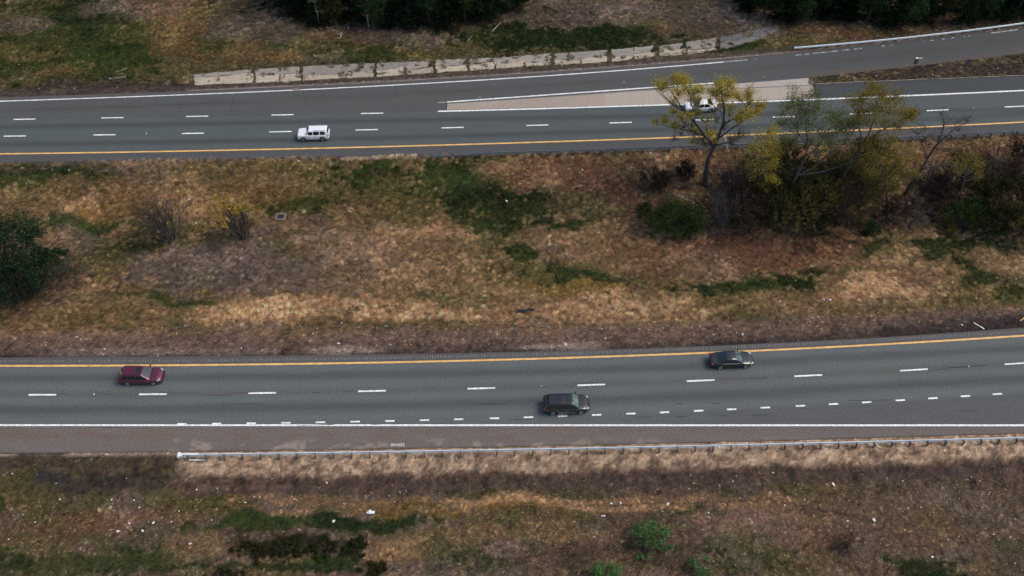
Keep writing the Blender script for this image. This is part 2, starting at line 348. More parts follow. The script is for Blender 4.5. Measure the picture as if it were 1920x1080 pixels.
def ground_colour(x, y, z):
    px, py = proj(x, y, z)
    wx = (fbm(x * 0.22, y * 0.22, 41, 4) - 0.5); wy = (fbm(x * 0.22, y * 0.22, 61, 4) - 0.5)
    f1 = fbm(x * 1.3, y * 1.3, 71, 3); f2 = fbm(x * 2.6, y * 2.6, 77, 2); f0 = fbm(x * 0.55, y * 0.7, 73, 4) - 0.5
    qx = px + wx * 90; qy = py + wy * 45
    far = py < U_bot(px) - 5; near = py > L_edge(px)
    c = np.zeros((len(px), 3)); c[:] = lin(STR) * 0.95
    c[far] = lin((76, 68, 53)); c[near] = lin((80, 65, 55))
    # olive / green mottling everywhere
    g = sst(0.50, 0.66, fbm(x * 0.16, y * 0.20, 81, 5)) * 0.55
    c = c * (1 - g[:, None]) + lin(OLV) * g[:, None]
    g = sst(0.54, 0.66, fbm(x * 0.33, y * 0.4, 85, 4)) * 0.4 * np.where(px > 1440, np.where(near, .4, 1), 1)
    c = c * (1 - g[:, None]) + lin(GRN) * g[:, None]
    g = sst(0.55, 0.68, fbm(x * 0.25 + 9, y * 0.35, 87, 4)) * 0.45
    c = c * (1 - g[:, None]) + lin(PUR) * g[:, None]
    nz = (f1 - 0.5) * 0.9 + (f2 - 0.5) * 0.9
    def put(m, col):
        nonlocal c
        m = np.clip(m, 0, 1)[:, None]; c = c * (1 - m) + lin(col) * m
    for (cx, cy, rx, ry, col, st) in BL:
        if (col is GRN or col is DGR) and cy < 800: rx, ry = rx * 1.15, ry * 1.2
        bx = np.abs(qx - cx) < rx * 2.2
        if not bx.any(): continue
        d = np.sqrt(((qx - cx) / rx) ** 2 + ((qy - cy) / ry) ** 2)
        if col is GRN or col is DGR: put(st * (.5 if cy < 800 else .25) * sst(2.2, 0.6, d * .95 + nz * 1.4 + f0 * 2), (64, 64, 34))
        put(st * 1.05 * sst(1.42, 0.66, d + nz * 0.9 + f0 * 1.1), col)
    # strips along the roads
    ny = nz * 10 + wy * 14
    d = L_top(px) - py                      # above the lower road
    rs = sst(1300, 1900, px)
    put(0.85 * sst(62 - 12 * rs, 30, d + ny) * (d > -6), (94, 76, 68)); put((0.65 + 0.3 * rs) * sst(30 + 18 * rs, 6 + 12 * rs, d + ny) * (d > -6), SOI)
    put((0.5 + 0.5 * sst(0.45, 0.6, wx + 0.5) + .4 * rs) * sst(13 + 16 * rs, 2 + 8 * rs, d + ny * 0.4) * (d > -6), DSO)
    put(sst(10, 3, np.abs(d - 8) + ny * 1.0) * (0.6 * (sst(560, 620, px) * sst(740, 690, px) + sst(940, 1000, px) * sst(1160, 1080, px)) + 0.3 * (px < 520) * (px > 100)), (146, 128, 120))
    d = py - L_bot(px)                      # below the lower road: graded sand behind the rail
    s = sst(315, 350, px + ny)
    dd = d + (f1 - 0.5) * 16 + wy * 10
    put(s * sst(-3, 1, d) * sst(56, 50, dd) * 1.0, (168, 144, 122))
    put(s * sst(-3, 1, d) * sst(44, 36, dd) * sst(0.52, 0.44, f1) * 0.55, (128, 104, 87))
    put(s * sst(-3, 1, d) * sst(60, 54, dd) * sst(40, 50, dd) * 0.8, (76, 58, 49)); put(s * sst(6, 16, d) * sst(56, 50, dd) * sst(.58, .62, fbm(x * 1.1, y * 1.9, 97, 3)) * .6, (84, 64, 54))
    put(sst(300, 360, px) * sst(600, 480, px) * sst(80, 70, d + ny) * sst(50, 56, d) * sst(0.42, 0.5, f1) * 0.8, (145, 120, 98))
    put(s * sst(50, 58, dd) * sst(86, 74, dd) * 0.75, (72, 58, 54))
    put((px < 330) * sst(10, 3, d + ny * 0.5) * (d > -4) * 0.8 * sst(0.4, 0.5, wx + 0.5), (150, 135, 122))
    put((px < 330) * sst(2, 8, d) * sst(34, 20, d + ny) * 0.7, DKB)
    d = py - U_bot(px)                      # below the upper road
    put(sst(9, 2, d + ny * 0.4) * (d > -6) * 0.8, (82, 74, 70)); put(sst(4, 2, np.abs(d - 3) + ny * .3) * ((px > 640) & (px < 780)) * 0.9, SND)
    d = U_top(px) - py                      # above the upper road
    put(sst(14, 5, d + ny * 0.3) * (d > -5) * 0.85, (70, 60, 56)); put(sst(4, 1.5, d) * (d > -5) * (px > 350) * .7, (120, 108, 102))
    # mowing / wheel tracks
    for (a, b, w) in [((330, 893), (560, 905), 2.2), ((960, 952), (1440, 938), 2), ((1440, 938), (1600, 965), 2.2), ((380, 906), (700, 912), 2)]:
        t = np.clip((px - a[0]) / (b[0] - a[0]), 0, 1); yy = a[1] + (b[1] - a[1]) * t
        put(0.75 * sst(w + 1, w - 1, np.abs(py - yy + wy * 8) ) * (px > a[0]) * (px < b[0]), (66, 50, 42))
    veg = ~(((px > 315) & (py > L_bot(px) - 3) & (py < L_bot(px) + 84)) | ((L_top(px) - py < 45) & (L_top(px) - py > -6)) | (np.abs(U_top(px) - py - 5) < 8))
    md = sst(0.35, 0.65, fbm(x * 0.045 + 3, y * 0.06, 93, 3))
    gm = sst(1.0, .90, c[:, 1] / np.maximum(c[:, 0], 1e-4)) * .85 + .15; veg = veg * gm * np.where(near, .5, 1)
    m = sst(0.52, 0.60, fbm(x * 1.7, y * 2.0, 91, 2)) * veg * (0.10 + 0.38 * md); put(m, (62, 62, 36))
    m = sst(0.58, 0.66, fbm(x * 1.9 + 40, y * 2.2, 92, 2)) * veg * (0.05 + 0.22 * (1 - md)); put(m, (150, 124, 92))
    m = sst(0.60, 0.68, fbm(x * 1.3 + 80, y * 1.6, 94, 3)) * veg * 0.22; put(m, (52, 42, 38))
    v = 1.02 + (1.1 * (f2 - .5) + 0.35 * (f1 - 0.5) + f0 * 0.3) * np.where(near, .8, 1) + 1.1 * (fbm(x * 5.5, y * 5.5, 78, 2) - .5)
    return c * np.clip(v, .35, 1.9)[:, None], px, py

# ------------------------------------------------------------------ ground sheet
def axis(a, b, st, far):
    core = np.arange(a, b + st / 2, st); lo = [a]; hi = [b]; s = st
    while lo[-1] > -far: s *= 1.5; lo.append(lo[-1] - s)
    s = st
    while hi[-1] < far: s *= 1.5; hi.append(hi[-1] + s)
    return np.concatenate([np.array(lo[1:][::-1]), core, np.array(hi[1:])])
gx = axis(-92, 92, 0.28, 2500); gy = axis(26, 146, 0.26, 2500)
GX, GY = np.meshgrid(gx, gy); fx, fy = GX.ravel(), GY.ravel()
yc = np.clip(fy, 5, 400); hz = height(np.clip(fx, -150, 150), yc)
jit = (np.abs(fx) < 92) & (fy > 26) & (fy < 146)
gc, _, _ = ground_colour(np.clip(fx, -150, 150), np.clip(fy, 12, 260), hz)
nx, ny_ = len(gx), len(gy)
ii = (np.arange(ny_ - 1)[:, None] * nx + np.arange(nx - 1)[None, :]).ravel()
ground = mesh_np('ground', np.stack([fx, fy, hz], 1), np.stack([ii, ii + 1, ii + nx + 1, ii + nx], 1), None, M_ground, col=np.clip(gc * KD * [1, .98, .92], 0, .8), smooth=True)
tag(ground, 'grassy and bare earth verges and median beside the highway', kind='structure')

# ------------------------------------------------------------------ road sheets
def sheet(name, lo, hi, x0, x1, nacross, z, colfn, mat, parent=None, step=5.0):
    xs = np.arange(x0, x1 + 1, step); v = np.linspace(0, 1, nacross)
    X, Vv = np.meshgrid(xs, v); ax, ay = G0(X, lo(X)); bx, by = G0(X, hi(X))
    wx = ax + (bx - ax) * Vv; wy = ay + (by - ay) * Vv
    px, py = proj(wx, wy, 0.0)
    c = colfn(px.ravel(), py.ravel(), wx.ravel(), wy.ravel())
    n = len(xs); i = (np.arange(nacross - 1)[:, None] * n + np.arange(n - 1)[None, :]).ravel()
    return mesh_np(name, np.stack([wx.ravel(), wy.ravel(), np.full(wx.size, z)], 1), np.stack([i, i + 1, i + n + 1, i + n], 1), None, mat, parent, col=c)
def mixc(c, m, col):
    m = np.clip(m, 0, 1)[:, None]; return c * (1 - m) + lin(col) * m
def gb(x, c, w): return np.exp(-((x - c) / w) ** 2)
def finish(c, x, y):
    n = 0.93 + 0.14 * fbm(x * 0.25, y * 1.2, 11, 3)
    return np.clip(c * n[:, None] * KD * [1, .98, .93], 0, .8)
def col_lower(px, py, x, y):
    c = np.zeros((len(px), 3)); c[:] = lin((95, 101, 103))
    w = (fbm(x * 0.07, y * 0.5, 13, 3) - 0.5)
    l1 = (py - L_yel(px)) / (L_dash(px) - L_yel(px)); l2 = (py - L_dash(px)) / 56
    c = mixc(c, gb(l1, 0.43 + w * .2, 0.16) * .6 + gb(l2, 0.5 + w * .2, 0.16) * .65, (72, 74, 75))
    c = mixc(c, (gb(l1, 0.15, .12) + gb(l1, .72, .12) + gb(l2, .2, .12) + gb(l2, .85, .1)) * .45, (101, 108, 110))
    c = mixc(c, gb(l2, 0.0, .09) * .6, (92, 88, 88))
    c = mixc(c, sst(0.95, 1.1, l2) * (l2 < 2) * 0.5 * sst(900, 1500, px), (82, 82, 86))
    d = py - L_edge(px)
    c = mixc(c, sst(-1, 1, d) * .85, (112, 103, 99))
    st = sst(0.47, 0.62, fbm(x * 0.35, y * 1.2, 15, 4)) * gb(d, 20, 11)
    c = mixc(c, st * sst(1500, 900, px) * .45, (112, 88, 76))
    c = mixc(c, sst(0.55, 0.68, fbm(x * 0.8, y * 1.2, 19, 4)) * sst(18, 40, d) * .55 * (px > 320), (165, 148, 138))
    c = mixc(c, sst(3, 0.5, L_bot(px) - py) * .7, (60, 52, 48))
    c = mixc(c, sst(-2, -4, py - L_yel(px)) * .7, (84, 79, 78))
    return finish(c, x, y)
def col_upper(px, py, x, y):
    c = np.zeros((len(px), 3)); c[:] = lin((84, 92, 94))
    l1 = (py - U_dB(px)) / 31; l2 = (py - U_dA(px)) / 31
    c = mixc(c, (gb(l1, .45, .16) + gb(l2, .5, .17)) * .65, (63, 67, 70))
    c = mixc(c, (gb(l1, .15, .12) + gb(l1, .8, .12) + gb(l2, .2, .12) + gb(l2, .85, .1)) * .35, (86, 94, 97))
    c = mixc(c, sst(0, 2, py - U_yel(px)) * .7, (82, 80, 83))
    c = mixc(c, sst(-1, -3, py - U_sol(px)) * (px > 1000) * .8, (66, 69, 73))
    return finish(c, x, y)
def col_ramp(px, py, x, y):
    c = np.zeros((len(px), 3)); c[:] = lin((84, 87, 88))
    w = (py - U_far(px)) / 36
    c = mixc(c, gb(w, .5, .15) * .35, (80, 70, 66)); c = mixc(c, gb(w, .25, .12) * .4, (84, 87, 90))
    c = mixc(c, sst(-1, -4, py - U_far(px)) * .6, (92, 86, 84))
    c = mixc(c, sst(1350, 1600, px) * .5, (70, 75, 79))
    c = mixc(c, sst(16, 4, WEDGE_HI(px) - py) * (px > 1500) * .7, (92, 86, 82))
    return finish(c, x, y)
lower = tag(sheet('lower_road', L_bot, L_top, -700, 2700, 90, 0.0, col_lower, M_asph), 'lower highway carriageway with worn grey asphalt', kind='structure')
upper = tag(sheet('upper_road', U_bot, SEAM, -700, 2700, 60, 0.0, col_upper, M_asph), 'upper highway carriageway with bluish grey asphalt', kind='structure')
ramp = tag(sheet('ramp', RAMPLO, U_top, -700, 2700, 44, 0.0, col_ramp, M_asph), 'exit ramp splitting off the far side of the upper carriageway', kind='structure')

def strip(name, fn, x0, x1, w, z, mat, parent, step=12.0, rag=0.0):
    n = max(2, int((x1 - x0) / step) + 1); xs = np.linspace(x0, x1, n); a, b = G0(xs, fn(xs))
    dx, dy = np.gradient(a), np.gradient(b); L = np.hypot(dx, dy); nx_, nyy = -dy / L, dx / L
    w1 = w / 2 * (1 + rag * rng.uniform(-1, 1, n)); w2 = w / 2 * (1 + rag * rng.uniform(-1, 1, n))
    V = np.concatenate([np.stack([a + nx_ * w1, b + nyy * w1, np.full(n, z)], 1), np.stack([a - nx_ * w2, b - nyy * w2, np.full(n, z)], 1)])
    i = np.arange(n - 1)
    return mesh_np(name, V, np.stack([i + n, i + n + 1, i + 1, i], 1), None, mat, parent)
strip('yellow_line', L_yel, -700, 2700, 0.24, 0.004, M_yellow, lower, 6, .12)
strip('edge_line', L_edge, -700, 2700, 0.22, 0.004, M_white, lower, 9, .08)
for c in [-126, 80, 287, 492, 698, 903, 1109, 1314, 1516, 1714, 1910, 2104]:
    strip('lane_dash', L_dash, c - 26.5, c + 25.5, 0.21, 0.004, M_white, lower, 9, .08)
DOT = poly([(348,795),(406,794),(471,793.5),(536,792.5),(601,792),(666,791),(731,789.7),(796,787.5),(860,785.7),(927,784.3),(991,782.5),(1055,780),(1119,778),(1183,775.8),(1246,773),(1310,770.5),(1372,767.5),(1435,764.5),(1501,761),(1563,757.5),(1625,754.3),(1688,750.2),(1749,746.5),(1810,743),(1870,739)], 3)
for c in [341,406,471,536,601,666,731,796,860,927,991,1055,1119,1183,1246,1310,1372,1435,1501,1563,1625,1688,1749,1810,1870,1932]:
    strip('exit_lane_dot', DOT, c - 8.8, c + 8.8, 0.20, 0.009, M_white, lower, 5, .1)
strip('yellow_line', U_yel, -700, 2700, 0.26, 0.004, M_yellow, upper, 8, .1)
for c in [-140,28,196,362,526,688,849,1008,1164,1321,1470,1615,1758,1905,2050]:
    strip('lane_dash', U_dA, c - 21, c + 20.5, 0.22, 0.004, M_white, upper, 8, .08)
for c in [-115,46,211,370,530,698]:
    strip('lane_dash', U_dB, c - 21, c + 20.5, 0.22, 0.012, M_white, upper, 8, .08)
strip('gore_line', U_sol, 821, 2700, 0.30, 0.024, M_white, upper, 9, .06)
strip('edge_line', U_far, -700, 1358, 0.20, 0.004, M_white, ramp, 9, .2)
strip('gore_line', U_gw, 838, 1338, 0.26, 0.024, M_white, ramp, 7, .15)
strip('gore_line', U_gw, 822, 836, 0.12, 0.024, M_worn, ramp, 7, .3)
for k in range(64):     # flaked remains of the edge line further up the ramp
    c = rnd.choice([rnd.uniform(1360, 1420), rnd.uniform(1490, 1570), rnd.uniform(1490, 1640), rnd.uniform(1640, 1900), rnd.uniform(1860, 1910)])
    l = rnd.uniform(.8, 3.5) if c < 1850 else rnd.uniform(3, 8)
    strip('worn_paint_patch', U_far, c - l, c + l, rnd.uniform(.08, .18), 0.004 + k * 1e-4, M_worn, ramp, 2, .5)
# milled rumble grooves
def grooves(name, fn, off, x0, x1, pitch, ln, wd, parent, mat):
    mb = MB(); x = x0
    while x < x1:
        a, b = G0(x, fn(x)); a2, b2 = G0(x + 1, fn(x + 1)); d = Vector((a2 - a, b2 - b, 0)).normalized(); nn = Vector((-d.y, d.x, 0))
        p = Vector((a, b, 0)) + nn * off; w = wd * rnd.uniform(.6, 1.2); l = ln * rnd.uniform(.7, 1.1); sk = rnd.uniform(-.1, .1)
        V = [p + nn * l/2 - d * w/2 + d * sk, p + nn * l/2 + d * w/2 + d * sk, p - nn * l/2 + d * w/2, p - nn * l/2 - d * w/2]
        bow = d * 0.06
        m1 = p + d * w/2 + bow; m0 = p - d * w/2 + bow
        V = [V[0], V[1], m1, V[2], V[3], m0]
        mb.add([v + Vector((0, 0, .005)) for v in V], [(0, 5, 2, 1), (5, 4, 3, 2)]); x += pitch
    o = mb.build(name, mat, parent); o['kind'] = 'stuff'; return o
grooves('rumble_grooves', L_yel, 0.62, -60, 1980, 5.15, 0.42, 0.10, lower, M_groove)
grooves('rumble_grooves', L_edge, -0.45, -60, 1980, 5.3, 0.25, 0.05, lower, plain('faint_groove', (0.085, 0.082, 0.08), .9))
grooves('rumble_grooves', U_yel, -0.62, -60, 1980, 4.1, 0.30, 0.06, upper, plain('dark_groove', (0.05, 0.052, 0.055), .9))
# cracks and dark seams
M_crack = plain('crack', (0.030, 0.030, 0.032), .9)
def crack(pts, w, parent, name='crack', z=0.0065, mat=None):
    mb = MB(); q = []
    for (a, b) in zip(pts[:-1], pts[1:]):
        for k in range(6):
            t = k / 6; q.append((a[0] + (b[0] - a[0]) * t + rnd.uniform(-.5, .5), a[1] + (b[1] - a[1]) * t + rnd.uniform(-.25, .25)))
    q.append(pts[-1]); P3 = [Vector((*map(float, G0(*p)), z)) for p in q]
    V = []
    for i, p in enumerate(P3):
        d = (P3[min(i+1, len(P3)-1)] - P3[max(i-1, 0)]).normalized(); nn = Vector((-d.y, d.x, 0)); ww = w * rnd.uniform(.4, 1.2)
        V += [p + nn * ww / 2, p - nn * ww / 2]
    mb.add(V, [(2*i, 2*i+1, 2*i+3, 2*i+2) for i in range(len(P3) - 1)])
    return mb.build(name, mat or M_crack, parent)
for a in [[(895,758),(950,757.5)],[(585,736),(600,736)],[(410,758),(480,757)],[(480,758),(500,757)],[(1190,782),(1220,782)],[(1265,781),(1290,780)],[(1338,780),(1362,779.5)],[(1410,779),(1440,778)],[(1795,771),(1830,770)],[(1590,751),(1670,750)],[(1405,709.5),(1440,708)],[(1010,725.5),(1024,725.5)],[(1268,757),(1280,756.5)],[(1335,757),(1350,756)],[(1780,689),(1850,685)]]:
    crack(a, 0.09, lower)
for q in range(26):
    x0_ = rnd.uniform(0, 1900); f_ = rnd.choice([L_dash, L_dash, DOT]); o_ = rnd.uniform(-3, 3) if f_ is L_dash else rnd.uniform(3, 9); w_ = rnd.uniform(20, 70)
    crack([(x0_, float(f_(x0_)) + o_), (x0_ + w_, float(f_(x0_ + w_)) + o_ + rnd.uniform(-1, 1))], rnd.uniform(.03, .06), lower)
for q in range(16):
    x0_ = rnd.uniform(0, 1200); o_ = rnd.uniform(8, 40); w_ = rnd.uniform(30, 120)
    crack([(x0_, float(U_far(x0_)) + min(o_, 18)), (x0_ + w_, float(U_far(x0_ + w_)) + min(o_, 18))], rnd.uniform(.03, .06), ramp)
for a in [[(265,186),(262,194)],[(340,190),(337,205)],[(445,172),(438,186),(431,210)],[(567,166),(572,185),(576,205)],[(745,165),(742,182)],[(985,155),(984,168)],[(1318,124),(1330,140),(1345,160)],[(1470,105),(1490,128)],[(1180,134),(1184,142)]]:
    crack(a, 0.06, ramp)
crack([(838,193.5),(837,206)], .12, upper, z=.03)
for a in [[(620,293.6),(680,291.5),(740,289.5)],[(520,296),(600,294)]]: crack(a, .08, upper)
# station figures painted on the near shoulder, upside down from here: 325+00
def strokes(base_px, ch, h):
    c0 = P(*base_px); c0.z = 0.006; mb = MB()
    G = {'0': [[(.5,0),(.1,.2),(0,.5),(.1,.8),(.5,1),(.9,.8),(1,.5),(.9,.2),(.5,0)]], '3': [[(0,.95),(.5,1),(.95,.8),(.8,.6),(.35,.52)],[(.35,.52),(.85,.42),(.95,.2),(.5,0),(0,.08)]],
         '2': [[(.05,.8),(.4,1),(.9,.85),(.85,.55),(.1,.05),(1,0)]], '5': [[(.95,1),(.15,1),(.1,.55),(.6,.6),(.95,.35),(.7,.02),(.05,.05)]], '+': [[(0,.5),(.9,.5)],[(.4,0),(.4,1)]]}
    x = 0.0
    for s in ch:
        for pts in G[s]:
            q = [c0 + Vector((-(x + a * h * .62), -(b * h), 0)) for a, b in pts]    # turned round by 180 degrees
            for a, b in zip(q[:-1], q[1:]):
                d = (b - a).normalized(); nn = Vector((-d.y, d.x, 0)) * .035; a = a - d * .015; b = b + d * .015
                mb.add([a + nn, a - nn, b - nn, b + nn], [(0, 1, 2, 3)])
        x += h * .86
    for i in range(len(mb.v)): mb.v[i] = (mb.v[i][0], mb.v[i][1], .006 + .0002 * (i // 4))
    return mb
strokes((759, 832.5), '325+00', 0.30).build('station_figures', plain('chalky_paint', (.55, .53, .51), .8), lower)

# ------------------------------------------------------------------ concrete gore between road and ramp
def slabcol(px, base, x, y):
    return np.clip(base[None, :] * np.full((len(x), 1), rnd.uniform(.96, 1.04)), 0, .7)
def slab(name, quad, z0, z1, base, parent, rag=0.0, n=7, mat=None, label=None, hfn=None):
    """quad in picture px: (lo-left, lo-right, hi-right, hi-left); rim points ragged; top + skirt"""
    pts = []
    for k in range(4):
        a, b = quad[k], quad[(k + 1) % 4]
        for i in range(n):
            t = i / n; pts.append((a[0] + (b[0]-a[0]) * t + rnd.uniform(-rag, rag), a[1] + (b[1]-a[1]) * t + rnd.uniform(-rag, rag) * .6))
    W_ = [Vector((*map(float, G0(*p)), 0)) for p in pts]
    hh = (lambda v: 0.0) if hfn is None else (lambda v: float(height(v.x, v.y, False)))
    top = [Vector((v.x, v.y, hh(v) + z1)) for v in W_]; bot = [Vector((v.x, v.y, hh(v) + z0)) for v in W_]
    cen = sum(top, Vector()) / len(top); m = len(top)
    ring = [cen + (t - cen) * .5 for t in top]
    V = top + ring + [cen] + bot; F4 = []; F3 = []
    for i in range(m):
        j = (i + 1) % m; F4.append((i, j, m + j, m + i)); F3.append((m + i, m + j, 2 * m)); F4.append((2*m+1+i, 2*m+1+j, j, i))
    A = np.array([tuple(v) for v in V]); px, py = proj(A[:, 0], A[:, 1], 0)
    o = mesh_np(name, A, F4, F3, mat or M_conc, parent, col=slabcol(px, alb(base), A[:, 0], A[:, 1]))
    if label: o['label'] = label
    return o
gore = mesh_np('concrete_gore_bed', [(*map(float, G0(*p)), .006) for p in [(837,206.5),(1040,201),(1240,195.5),(1532,184.5),(1518,146.5),(1377,157),(1222,167.5),(1050,180),(838,194.5)]],
    None, [(0,1,8),(1,7,8),(1,2,7),(2,6,7),(2,3,6),(3,5,6),(3,4,5)], plain('joint_dirt', (.20, .18, .165), .9))
tag(gore, 'wedge of pale concrete paving between carriageway and ramp', kind='structure')
g_hi = pl([(838,194.5),(1050,181.5),(1222,169),(1340,167),(1380,166.8),(1520,160.5)]); g_lo = pl([(838,206.3),(1043,201),(1263,194.7),(1413,188.8),(1532,183.5)])
xs = list(np.linspace(838, 1527, 15))
for a, b in zip(xs[:-1], xs[1:]):
    a1, b1 = a + .10, b - .10
    slab('paving_panel', ((a1, float(g_lo(a1))), (b1 + (3 if b > 1520 else 0), float(g_lo(b1))), (b1 - (4 if b > 1520 else 0), float(g_hi(b1)) + .3), (a1, float(g_hi(a1)) + .3)), .005, .011, (174, 164, 155) if a > 1100 else (166, 154, 145), gore, .05, 5)
g2_lo = pl([(1222,168.6),(1340,165.8),(1380,165.2),(1520,158.8)]); g2_hi = pl([(1222,167.6),(1340,159),(1380,157),(1514,146.5)])
xs = list(np.linspace(1235, 1516, 9))
for a, b in zip(xs[:-1], xs[1:]):
    a1, b1 = a + .12, b - .12
    slab('paving_panel', ((a1, float(g2_lo(a1))), (b1, float(g2_lo(b1))), (b1, float(g2_hi(b1))), (a1, float(g2_hi(a1)))), .005, .013, (178, 170, 166), gore, .05, 5)
kerbc = alb((138, 130, 124))
kb = None
def kerb(fn, x0, x1, w, h, label):
    xs = np.linspace(x0, x1, 80); mb = MB(); top = []
    for x in xs:
        a, b = G0(x, fn(x)); j = rnd.uniform(-.03, .03)
        top.append((float(a), float(b) + j, rnd.uniform(.8, 1.1)))
    V = []
    for a, b, s in top: V += [(a, b - w/2, -.02), (a, b - w/2, h * s), (a, b + w/2, h * s), (a, b + w/2, -.02)]
    F = [(4*i+k, 4*i+4+k, 4*i+5+k, 4*i+1+k) for i in range(len(top) - 1) for k in range(3)]
    mb.add(V, F); o = mb.build('kerb', plain('old_kerb', tuple(kerbc), .9, var=.35, scale=1.2)); tag(o, label, kind='structure')
kerb(WEDGE_LO, 1522, 2500, .16, .10, 'low weathered kerb along the planted wedge')
kerb(U_top, 350, 1470, .14, .05, 'low crumbling kerb on the far edge of the ramp')

# ------------------------------------------------------------------ broken concrete drainage strip on the far verge
chan = empty('drainage_apron', P(900, 125)); tag(chan, 'long broken strip of old concrete slabs with weeds in the joints beside the ramp', kind='structure')
cut = [363, 478, 566, 640, 705, 762, 815, 878, 930, 985, 1037, 1090, 1143, 1188, 1233, 1287, 1348, 1373, 1425, 1476]
org = chan.location.copy(); chan_weeds = []
for k, (a, b) in enumerate(zip(cut[:-1], cut[1:])):
    weedy = a in (478, 566, 705, 815, 878, 1037, 1143, 1233, 1287, 1348)
    g = rnd.uniform(1.0, 3.0) if weedy else .25
    wn = b in (480, 478, 566, 705, 815, 878, 1037, 1143, 1233, 1287, 1348); a1, b1 = a + g, b - (rnd.uniform(.8, 1.5) if wn else .3); cutb = rnd.uniform(5, 13) if wn else 0; m = rnd.uniform(.3, .6); l0, l1, h0, h1 = float(C_lo(a1)), float(C_lo(b1)), float(C_hi(a1)), float(C_hi(b1))
    if a > 1400: l1 = h1 + 4
    c1 = (150, 143, 138); c2 = (178, 166, 152)
    if a > 1340: c1, c2 = (104, 104, 106), (124, 122, 120)
    c1 = np.array(c1) * rnd.uniform(.9, 1.06); c2 = np.array(c2) * rnd.uniform(.92, 1.05)
    mm = m + rnd.uniform(-.25, .25); mm = min(.75, max(.2, mm))
    s0, s1 = l0 + (h0 - l0) * m, l1 + (h1 - l1) * mm
    sk = rnd.uniform(-3, 3)
    slab('slab', ((a1, s0 - .25), (b1 - cutb, s1 - .25), (b1 - cutb * .35, h1), (a1 + rnd.uniform(-2, 2), h0 + rnd.uniform(-1, 1))), -.05, .018 + rnd.uniform(0, .012), c1, chan, 1.4, 8, M_oldc, hfn=1).location = -org
    if k % 3 == 1 and b - a > 60:
        q = a1 + (b - a) * rnd.uniform(.35, .6); lq, sq = float(C_lo(q)), s0 + (s1 - s0) * (q - a1) / (b1 - a1)
        slab('slab', ((a1 + rnd.uniform(0, 4), l0), (q - 1, lq), (q + rnd.uniform(-4, 4), sq + .15), (a1, s0 + .15)), -.05, .022, c2, chan, .9, 6, M_oldc, hfn=1).location = -org
        slab('slab', ((q + .3, lq), (b1 - rnd.uniform(0, 6), l1), (b1, s1 + .2), (q + 3, sq + .2)), -.05, .022, c2 * .95, chan, .9, 6, M_oldc, hfn=1).location = -org
    else:
        slab('slab', ((a1 + rnd.uniform(-1, 3), l0), (b1 - rnd.uniform(0, 6), l1), (b1 - rnd.uniform(0, 3), s1 + .15), (a1, s0 + .15)), -.05, .018 + rnd.uniform(0, .012), c2, chan, 1.5, 8, M_oldc, hfn=1).location = -org
for jx in (480, 567, 705, 815, 879, 931, 1037, 1143, 1233, 1288, 1349):
    chan_weeds.append(jx)
frag = slab('concrete_fragment', ((530, 155.5), (544, 155), (540, 152), (533, 153)), -.05, .08, (150, 140, 132), None, .5, 3, hfn=1)
tag(frag, 'loose pale chunk of concrete between the broken strip and the ramp', 'rubble')

# ------------------------------------------------------------------ ground cover instances (grass tufts, dry leaves)
def tuft(name, n, h, spread, w, lean, flat, mat, seed):
    r = random.Random(seed); V = []; F3 = []; F4 = []; C = []
    for _ in range(n):
        a = r.uniform(0, 6.28); rr = spread * math.sqrt(r.random()); bx, by = rr * math.cos(a), rr * math.sin(a)
        s = r.uniform(.5, 1.35); f = r.uniform(0, 6.28); hh = h * s * r.uniform(.6, 1.1)
        dx, dy = lean * s * r.uniform(.5, 1.1) + r.gauss(0, .35) * h, r.gauss(0, .45) * h
        px_, py_ = math.cos(f) * w / 2, math.sin(f) * w / 2; k = len(V)
        if flat:
            V += [(bx - px_, by - py_, .01 + r.random() * h), (bx + py_, by - px_, .01 + r.random() * h), (bx + px_, by + py_, .02 + r.random() * h), (bx - py_, by + px_, .02 + r.random() * h)]
            F4.append((k, k+1, k+2, k+3)); m = 4
        else:
            V += [(bx - px_, by - py_, -.03), (bx + px_, by + py_, -.03), (bx + dx*.45 + px_*.8, by + dy*.45 + py_*.8, hh*.7), (bx + dx*.45 - px_*.8, by + dy*.45 - py_*.8, hh*.7), (bx + dx, by + dy, hh)]
            F4.append((k, k+1, k+2, k+3)); F3.append((k+3, k+2, k+4)); m = 5
        b = r.uniform(.55, 1.5); t = r.uniform(-.08, .08)
        C += [(b * (1 + t), b, b * (1 - t * 1.5))] * m
    return mesh_np(name, V, F4, F3, mat, col=np.array(C), link=False)
M_inst = inst_mat('ground_cover')
